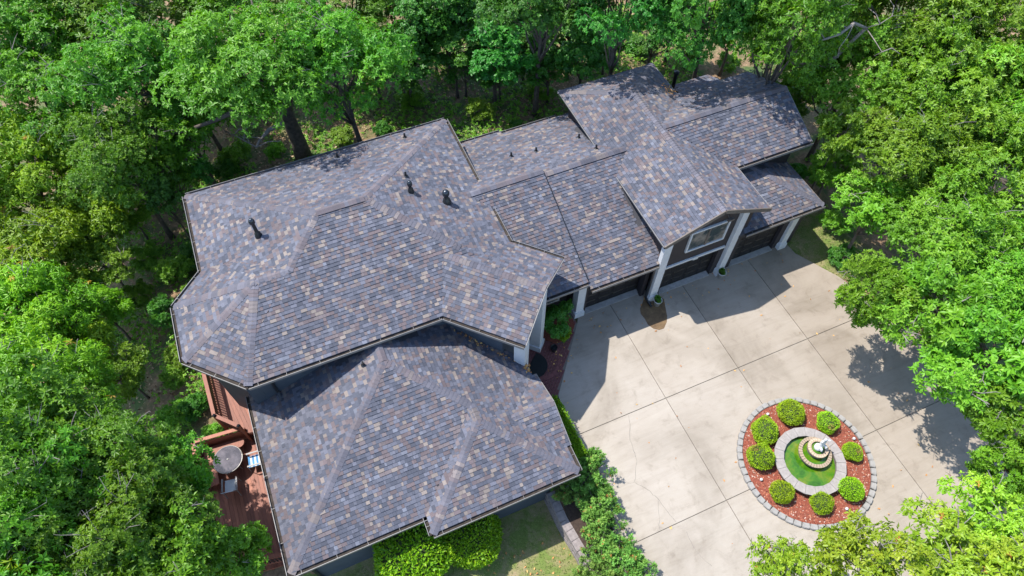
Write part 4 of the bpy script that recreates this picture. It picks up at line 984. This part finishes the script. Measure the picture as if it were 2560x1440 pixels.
for a_ in ([(641,368,2.9),(600,345,3.1),(562,328,3.3)], [(641,368,2.9),(670,354,3.0),(700,353,3.1),(705,345,3.2)], [(610,350,3.1),(612,325,3.3),(625,312,3.5),(646,307,3.6)], [(625,358,3.0),(618,345,3.2),(600,340,3.3)], [(612,325,3.3),(598,322,3.4),(586,335,3.4)], [(655,357,2.95),(650,345,3.2),(628,342,3.2)]):
    s_.tube([rel(*p) for p in a_], [.04, .03, .02, .012][:len(a_)], 5)
s_.build('dead_limb', 'bark_pale', oak, True)
s_ = MB(); s_.tube([rel(690,262,5.2), rel(600,272,5.2), rel(540,300,5.0), rel(470,325,4.8), rel(420,335,4.8), rel(360,338,4.9)], [.13,.13,.1,.08,.05,.02], 7); s_.tube([rel(440,330,4.8), rel(400,318,5.1), rel(345,322,5.3)], [.05,.03,.015], 5)
s_.build('dead_limb', 'bark', oak, True)
# a bare limb lying over the crowns at the upper right
s_ = MB(); B0 = Vector((24.6, 19.6, terrain(24.6, 19.6)))
dl = empty('tree', B0, 'bare grey dead tree standing among the crowns at the upper right', 'tree', GRP)
def rl(px, py, z): return un(px, py, z)-B0
s_.tube([(0,0,-.2),(.1,0,3),rl(2165,70,8.2)], [.14,.11,.07], 7); s_.tube([rl(2165,70,8.2), rl(2135,58,8.5), rl(2100,85,8.5), rl(2062,98,8.5), rl(2030,107,8.4)], [.06,.075,.06,.045,.025], 7)
for a_ in ([(2135,58,8.5),(2120,90,8.5),(2098,120,8.3),(2095,145,8.2)], [(2165,70,8.2),(2200,60,8.5),(2230,40,8.6),(2270,38,8.5)], [(2165,70,8.2),(2186,100,8.4),(2205,130,8.3),(2185,140,8.2)], [(2120,70,8.5),(2090,60,8.6),(2070,30,8.7)], [(2230,40,8.6),(2235,15,8.7),(2225,0,8.8)], [(2062,98,8.5),(2050,80,8.7),(2020,70,8.7)], [(2200,60,8.5),(2190,35,8.7),(2170,20,8.8)], [(2205,130,8.3),(2230,120,8.4),(2250,135,8.3)]): s_.tube([rl(*p) for p in a_], [.03, .022, .014, .008], 5)
s_.build('trunk', 'bark_pale', dl, True)

# ------------------------------------------------------------------ shrubs
def sphere(s_, rx, ry, rz, c=(0, 0, 0), seg=14, rings=8):
    s_.lathe([(math.sin(math.pi*i/rings)*1., -math.cos(math.pi*i/rings)) for i in range(rings+1)], seg)
    k = seg*(rings+1); s_.v[-k:] = [(c[0]+x*rx, c[1]+y*ry, c[2]+z*rz) for x, y, z in s_.v[-k:]]
def gen_ball(name, n_, L, W, mat, flat=.88, lump=.05, seed=3, core=.9, brown=(0, 0, -1)):
    global rng; rng = np.random.default_rng(seed); e = unit(rng.normal(size=(n_, 3))); e = e[e[:, 2] > -.75]; n_ = len(e)
    lm = 1+lump*np.sin(e[:, 0]*4.1+seed)*np.sin(e[:, 1]*3.7+1)+lump*np.sin(e[:, 2]*6+e[:, 0]*3)
    P_ = e*(lm*rng.uniform(.9, 1.02, n_))[:, None]*[1, 1, flat]; D_ = unit(e*.75+rng.normal(0, .5, (n_, 3))+[0, 0, .2]); N_ = unit(e+rng.normal(0, .5, (n_, 3))+[0, 0, .4]); N_ = unit(N_-D_*(N_*D_).sum(1)[:, None])
    me = leaf_mesh(name, P_, D_, N_, L*rng.uniform(.7, 1.3, n_), W*rng.uniform(.7, 1.3, n_), np.where((e @ np.array(brown) > .93) & (rng.random(n_) < .7), 1., rng.beta(2.2, 2.2, n_)*.95), mat)
    s_ = MB(); sphere(s_, core, core, core*flat); o = s_.build('core', 'twig_core', None, True); cm2 = o.data; bpy.data.objects.remove(o); return me, cm2
BV = [gen_ball('foliage', 4200, .12, .055, 'leaf_ball', .88, .05, 3), gen_ball('foliage', 4200, .12, .055, 'leaf_ball', .82, .09, 6), gen_ball('foliage', 4200, .13, .055, 'leaf_ball', .8, .07, 8, brown=(.3, -.2, .93)), gen_ball('foliage', 4000, .11, .06, 'leaf_ball', .92, .08, 12, brown=(-.7, .2, .65))]
BALLS = [(1977.5,1030,33,'largest yellow-green ball shrub at the top of the island'),(1913.7,1077,33,'yellow-green ball shrub at the upper left of the island'),(1902.3,1143,32,'yellow-green ball shrub at the far left of the island'),(1955.9,1229,30.5,'yellow-green ball shrub at the lower left of the island'),(2054.8,1257,29,'yellow-green ball shrub at the very bottom of the island'),(2127.4,1222,30,'yellow-green ball shrub at the lower right of the island'),(2134,1127,25.5,'smallest ball shrub, browned on top, at the right of the island'),(2070.6,1053,27,'yellow-green ball shrub at the upper right of the island')]
for i, (px, py, rp, lb) in enumerate(BALLS):
    c_ = un(px, py, .5); dep = (c_-cpos).dot(CF); R = rp*.94*dep/FOC
    t_ = empty('ball_shrub', (c_.x, c_.y, .1), lb, 'shrub', 'ball shrubs around the fountain', random.uniform(0, 6)); t_.scale = (R, R, R*random.uniform(.95, 1.08))
    bm2, bc2 = BV[(0, 1, 3, 0, 1, 0, 2, 3)[i]]; f_ = link('foliage', bm2, t_); f_.location.z = .86; k_ = link('core', bc2, t_); k_.location.z = .86; t_.scale = (R*random.uniform(.93, 1.07), R*random.uniform(.93, 1.07), R*random.uniform(.9, 1.08)); f_.rotation_euler = (random.uniform(-.15, .15), random.uniform(-.15, .15), 0)
box_m, box_c = gen_ball('foliage', 9000, .10, .055, 'leaf_box', .95, .08, 5, .88)
for px, py, z, R, lb in ((1033,1368,.05,1.42,'broad bright green rounded shrub left of the roof step, below the gutter'),(1178,1338,.05,1.12,'bright green rounded shrub right of the roof step, below the gutter')):
    c_ = un(px, py, z); t_ = empty('round_shrub', (c_.x, c_.y, -1.02), lb, 'shrub', 'rounded shrubs in front of the low wing', random.uniform(0, 6)); t_.scale = (R, R, R*.95)
    f_ = link('foliage', box_m, t_); f_.location.z = .85; k_ = link('core', box_c, t_); k_.location.z = .85
# clipped hedge beside the driveway
rng = np.random.default_rng(9); k = 6500
hx0, hx1, hy0, hy1, hz = -.27, .27, -1.3, 1.35, .92
f = rng.choice(4, k, p=[.42, .22, .22, .14]); a_ = rng.random(k); b_ = rng.random(k)
P_ = np.where((f == 0)[:, None], np.stack([hx0+a_*(hx1-hx0), hy0+b_*(hy1-hy0), np.full(k, hz)], 1), np.where((f == 1)[:, None], np.stack([np.full(k, hx1), hy0+a_*(hy1-hy0), b_*hz], 1), np.where((f == 2)[:, None], np.stack([np.full(k, hx0), hy0+a_*(hy1-hy0), b_*hz], 1), np.stack([hx0+a_*(hx1-hx0), np.where(rng.random(k) < .5, hy0, hy1), b_*hz], 1))))
E_ = np.array([[0, 0, 1], [1, 0, 0], [-1, 0, 0], [0, -1, 0]])[f]; P_ = P_+rng.normal(0, .02, (k, 3)); P_[:, 0] += .05*np.sin(P_[:, 1]*2)
D_ = unit(E_*.7+rng.normal(0, .5, (k, 3))); N_ = unit(E_+rng.normal(0, .5, (k, 3))); N_ = unit(N_-D_*(N_*D_).sum(1)[:, None])
t_ = empty('hedge', (6.08, 8.5, -.05), 'clipped dark green hedge between the low wing and the driveway', 'hedge'); t_.rotation_euler.z = .06
link('foliage', leaf_mesh('foliage', P_, D_, N_, rng.uniform(.05, .1, k), rng.uniform(.03, .05, k), rng.beta(2, 3, k), 'leaf_box'), t_)
s_ = MB(); s_.box(hx0+.05, hx1-.05, hy0+.05, hy1-.05, 0, hz-.05); s_.build('core', 'twig_core', t_)
# junipers along the retaining wall
rng = np.random.default_rng(21)
def gen_juniper(seed):
    global rng; rng = np.random.default_rng(seed); ncl = 34; d = unit(rng.normal(size=(ncl, 3))); d[:, 2] = abs(d[:, 2])*.8
    C = d*rng.uniform(.35, .9, ncl)[:, None]*[1, 1, .9]+[0, 0, .25]; ros = 34; m_ = np.repeat(np.arange(ncl), ros)
    t = rng.uniform(-.5, 1, ncl*ros); ax = unit(d+[0, 0, .5]+rng.normal(0, .25, (ncl, 3)))
    P_ = C[m_]+ax[m_]*t[:, None]*.28+rng.normal(0, 1, (ncl*ros, 3))*(.11*(1-.75*np.clip(t, 0, 1)))[:, None]
    A_ = unit(ax[m_]+rng.normal(0, .35, (ncl*ros, 3))); p_, D_, N_, LL, WW = rosettes(P_, A_, 7, .115, .04, .75, .3)
    var = np.repeat(.3*rng.random(ncl)[m_]+.25*np.clip(t, 0, 1), 7)+rng.uniform(0, .4, len(p_)); var = np.where(np.repeat(rng.random(ncl*ros) < .035, 7), 1, var*.95)
    return leaf_mesh('foliage', p_, D_, N_, LL, WW, var, 'leaf_juniper', .05, .1)
jm = [gen_juniper(31), gen_juniper(32)]
s_ = MB(); s_.tube([(0,0,-.1),(0,0,.4),(.05,.02,.8)], [.07,.06,.03], 7)
for k in range(9): t = k*.7; s_.tube([(0,0,.2+.05*k), (.4*math.cos(t), .4*math.sin(t), .45), (.75*math.cos(t), .75*math.sin(t), .6)], [.035,.025,.01], 5)
o = s_.build('stem', 'bark', None); jst = o.data; bpy.data.objects.remove(o)
JUN = [(1478,1178,1.0,.98,'juniper at the roof corner, first from the house'),(1500,1262,.9,.95,'second juniper from the house along the wall'),(1508,1338,.85,.98,'third juniper from the house along the wall'),(1552,1400,.8,.95,'fourth juniper from the house along the wall'),(1600,1462,.8,.9,'last juniper at the bottom edge, beside the driveway'),(1418,1220,.4,.75,'dark shaded juniper tucked under the roof corner'),(1500,1435,.7,.85,'juniper on the wall side at the bottom edge')]
for i, (px, py, z, R, lb) in enumerate(JUN):
    c_ = un(px, py, z*.7); t_ = empty('juniper', (c_.x, c_.y, 0), 'green '+lb, 'juniper', 'junipers along the retaining wall', random.uniform(0, 6)); t_.scale = (R, R, R*1.15)
    link('foliage', jm[i % 2], t_); link('stem', jst, t_)
s_ = MB(); s_.prism([(4.75,-3.3),(5.38,-3.3),(6.08,2.4),(6.18,4.8),(6.45,7.3),(5.75,7.15),(5.0,6.9),(4.75,5.5)], -.09, -.02); tag(s_.build('planting_bed', 'soil'), kind='structure')
s_ = MB(); s_.prism([(5.0,6.92),(5.74,7.16),(6.44,7.32),(6.33,9.3),(6.28,9.58),(5.5,10.18),(5.0,10.9)], -.09, -.02); tag(s_.build('planting_bed', 'soil'), kind='structure')
# retaining wall of stacked blocks
rw = empty('retaining_wall', (4.6, 4, terrain(4.5, 4)), 'low stacked-block retaining wall between lawn and junipers', 'wall'); RWO = Vector((4.6, 4, terrain(4.5, 4)))
path = [Vector((4.54, 6.5, 0)), Vector((4.56, 5.3, 0)), Vector((4.7, 4.0, 0)), Vector((4.86, 3.0, 0)), Vector((5.15, 1.4, 0)), Vector((5.3, 0, 0))]
rbm = MB(); rbm.box(-.195, .195, -.15, .15, 0, .17); rb0 = None
for course in range(6):
    z = -1.1+.2*course if course < 5 else -.1
    acc = .0+(course % 2)*.2; seg = [(path[i+1]-path[i]).length for i in range(len(path)-1)]; tot = sum(seg); s0 = acc
    while s0 < tot-.2:
        d = s0; i = 0
        while d > seg[i]: d -= seg[i]; i += 1
        p = path[i].lerp(path[i+1], d/seg[i]); dr = (path[i+1]-path[i]).normalized(); zz = -1.12+.188*course
        if rb0 is None: o = rbm.build('block', 'block_wall', rw); rb0 = o.data
        else: o = link('block', rb0, rw)
        o.location = Vector((p.x+.012*(5-course)*-1+random.uniform(-.01, .01), p.y, zz))-RWO; o.rotation_euler.z = math.atan2(dr.y, dr.x)+random.uniform(-.03, .03)
        if course == 5: o.scale = (1, 1.15, 1)
        s0 += .405
# leafy plant in the entry bed, potted plants
rng = np.random.default_rng(41)
cm_, C, rc = gen_crown('foliage', .85, .85, 26, 22, 7, .13, .06, .15, 'leaf_gum', seed=44, rzf=.75); t_ = empty('leafy_shrub', (7.75, 13.1, .03), 'open leafy shrub in the mulch bed beside the entrance', 'shrub'); link('foliage', cm_, t_)
o = link('stems', gen_trunk('stems', C, rc, .85, .85, .035, 'bark', 10), t_)
bs_m, C2, rc2 = gen_crown('foliage', .3, .25, 10, 16, 6, .11, .05, .3, 'leaf_box', seed=45, rzf=.8); t_ = empty('low_plant', (8.05, 12.62, .04), 'low bright green plant at the front of the entry bed', 'plant'); link('foliage', bs_m, t_); o = link('stems', gen_trunk('stems', C2, rc2, .25, .3, .012, 'bark', 6), t_)
pp_m, C3, rc3 = gen_crown('plant', .16, .46, 8, 10, 6, .08, .04, .5, 'leaf_hedge', seed=46)
for x, y, lb in POTS:
    t_ = empty('flower_pot', (x, y, 0), lb, 'pot', 'white pots by the garage pillars')
    s_ = MB(); s_.lathe([(.001,.001),(.13,.001),(.19,.36),(.205,.36),(.205,.4),(.17,.4),(.16,.34),(.001,.34)], 24); s_.build('pot', 'pot_white', t_, True)
    s_ = MB(); s_.lathe([(.001,.345),(.16,.345)], 20); s_.build('soil', 'soil', t_); link('plant', pp_m, t_)

# ------------------------------------------------------------------ understory
bush_m, C, rc = gen_crown('foliage', 1., .75, 30, 30, 7, .14, .07, .2, 'leaf_gum', seed=51, rzf=.7); bush_t = gen_trunk('stem', C, rc, .75, 1., .035, 'bark', 10)
bush_b, C, rc = gen_crown('foliage', 1., .75, 28, 28, 7, .13, .06, .2, 'leaf_bright', seed=52, rzf=.7)
BUSH = [(590,395,.9,'beside the thick trunk at the back eave'),(470,600,.9,'against the left eave of the main roof'),(405,640,.9,'in the clearing left of the main roof'),(450,700,.7,'by the inner corner of the bay eaves'),(385,745,.8,'left of the bay'),(425,850,.7,'left of the bay, in the tan clearing'),(390,905,.6,'below the bay corner at left'),(455,985,.6,'left of the upper deck railing'),(395,1010,.8,'left of the upper deck in the clearing'),(500,1045,.5,'at the corner of the upper deck'),
 (955,320,.5,'at the back eave in the tan clearing'),(1030,245,.9,'in the shade behind the main roof'),(1195,285,.85,'in the tan clearing behind the link roof'),(1290,310,.4,'at the back eave of the link roof'),(1345,225,.9,'in the shade left of the garage hip'),(1370,150,.9,'deep in the shade behind the link roof'),(1600,120,.8,'behind the garage hip'),(1720,130,.8,'behind the rear porch roof'),(1820,150,.8,'right of the rear porch roof'),(1990,430,.6,'right of the low garage roof'),(2045,440,.8,'by the right end of the low garage roof'),(2085,560,.8,'beside the grass verge'),(2110,640,.7,'at the tip of the grass verge'),(330,600,.9,'at the left edge of the clearing'),(300,690,.8,'in the shaded gap at left'),(560,420,.7,'at the back left eave'),(690,380,.6,'left of the thick trunk'),(860,340,.7,'right of the thick trunk')]
for i, (px, py, R, lb) in enumerate(BUSH):
    p = un(px, py, .3); 
    for it in range(40):
        if not inside((p.x, p.y), [(-8.4,8.),(-7.2,17.7),(-6.8,23.1),(21.4,23.2),(21.6,12.5),(6,0)]): break
        p += Vector((p.x-7, p.y-14, 0)).normalized()*.1
    t_ = empty('bush', (p.x, p.y, terrain(p.x, p.y)-.04), ('dark' if i % 3 == 1 else 'light')+' green understory bush '+lb, 'bush', 'understory bushes', random.uniform(0, 6)); t_.scale = (R, R, R*random.uniform(.8, 1.2))
    link('foliage', bush_m if i % 3 == 1 else bush_b, t_); link('stem', bush_t, t_)
def patch_ok(x, y):
    if x > 23.6 or x < -16 or y > 38: return False
    if inside((x, y), [(-8.2,6.),(-8.2,14.2),(-7.2,17.7),(-6.2,18.6),(-5.0,22.6),(-4.9,22.9),(20.9,22.6),(20.9,15.4),(20.7,13.3),(21.8,10.2),(23.4,6),(23.4,-4),(4,-4),(-8,-4)]): return False
    return not inside((x, y), PATCH)
rng = np.random.default_rng(61); pts = []
while len(pts) < 12000:
    x, y = rng.uniform(-15, 24), rng.uniform(8, 34)
    if not patch_ok(x, y): continue
    f = math.sin(x*1.1+.5)*math.sin(y*.9+1)+.6*math.sin(x*2.7)*math.sin(y*2.3+2)+.5*math.sin(x*.45+y*.6)
    if f+rng.normal(0, .45) > -.1: pts.append((x, y, terrain(x, y)+rng.uniform(.04, .75)*(.4+.6*rng.random())))
C = np.array(pts); A_ = unit(rng.normal(0, .35, (len(C), 3))+[0, 0, 1]); p_, D_, N_, LL, WW = rosettes(C, A_, 6, .14, .07, .1, .35)
var = np.repeat(rng.beta(2, 2, len(C)), 6)*.75+rng.uniform(0, .25, len(p_))
tag(link('undergrowth', leaf_mesh('undergrowth', p_, D_, N_, LL*rng.uniform(.6, 1.1, len(LL)), WW, var, 'leaf_bright')), 'low green undergrowth covering the forest floor', 'undergrowth', kind='stuff')
pts = []
while len(pts) < 14000:
    x, y = rng.uniform(-15, 24), rng.uniform(8, 34)
    if patch_ok(x, y): pts.append((x, y, terrain(x, y)+rng.uniform(.01, .05)))
def flat_leaves(name, pts, Lr, mat, label, cat):
    P_ = np.array(pts); k = len(P_); D_ = unit(rng.normal(size=(k, 3))*[1, 1, .3]); N_ = unit(rng.normal(size=(k, 3))*.4+[0, 0, 1]); N_ = unit(N_-D_*(N_*D_).sum(1)[:, None]); L_ = rng.uniform(*Lr, k)
    tag(link(name, leaf_mesh(name, P_, D_, N_, L_, L_*rng.uniform(.4, .7, k), rng.random(k), mat, -.1, .15)), label, cat, kind='stuff')
flat_leaves('leaf_litter', pts, (.08, .17), 'litter', 'brown leaf litter strewn over the forest floor', 'leaf litter')
# fallen leaves on drive, walk, lawn, in the valley and along the wall flashing
pts = []
for k in range(90):
    x, y = rng.uniform(6.5, 21), rng.uniform(-1, 13)
    if inside((x, y), DRIVE) and math.hypot(x-FX, y-FY) > 2.9: pts.append((x, y, .012))
for k in range(40): pts.append((rng.uniform(9, 20), rng.uniform(12.0, 13.2), .012))
for k in range(30): t = rng.uniform(0, 1); pts.append((6.6+t*2+rng.normal(0, .3), 11.2+t*1.3+rng.normal(0, .3), .05))
for k in range(45): x, y = 17.2+rng.normal(0, .22), 20.62+rng.normal(0, .2); pts.append((x, y, max(vz(VOL['gable'], x, y), vz(VOL['upper'], x, y))+.04))
for k in range(70): t = rng.random(); x, y = 3.1+t*1.9+rng.normal(0, .05), 13.1-t*1.9+rng.normal(0, .05)-.05; pts.append((x-.02, y-.02, vz(VOL['wing'], min(x, 5.4), y)+.03))
for k in range(26): x, y = 5.35+rng.normal(0, .06), 10.75+rng.normal(0, .1); pts.append((x, y, vz(VOL['wing'], x, y)+.05))
for k in range(90): x, y = rng.uniform(.5, 4.4), rng.uniform(2.2, 5.2); pts.append((x, y, terrain(x, y)+.06))
for cx, cy in ((13.1,12.55),(16.75,12.85),(12.45,13.0)):
    for k in range(12): pts.append((cx+rng.normal(0, .12), cy+rng.normal(0, .1), .012+rng.uniform(0, .03)))
flat_leaves('fallen_leaves', pts, (.07, .15), 'fallen', 'scattered orange fallen leaves on roofs, lawn and driveway', 'leaves')
# grass blades on the lawn and the verge
pts = []
while len(pts) < 15000:
    x, y = rng.uniform(-4.5, 4.5), rng.uniform(-1, 7.0); pts.append((x, y, terrain(x, y)+.02))
while len(pts) < 19000:
    x, y = rng.uniform(20.4, 24), rng.uniform(9, 15.4)
    if inside((x, y), PATCH): pts.append((x, y, terrain(x, y)+.03))
P_ = np.array(pts); k = len(P_); D_ = unit(rng.normal(size=(k, 3))*[.55, .55, .1]+[0, 0, .8]); N_ = unit(rng.normal(size=(k, 3))); N_ = unit(N_-D_*(N_*D_).sum(1)[:, None])
f = np.clip(.5+.3*np.sin(P_[:, 0]*1.7)*np.sin(P_[:, 1]*1.3+1)+rng.normal(0, .25, k), 0, 1)
tag(link('grass', leaf_mesh('grass', P_, D_, N_, rng.uniform(.05, .11, k), rng.uniform(.012, .022, k), f, 'grass', .2, .1)), 'short patchy grass of the lawn and the verge', 'grass', kind='stuff')
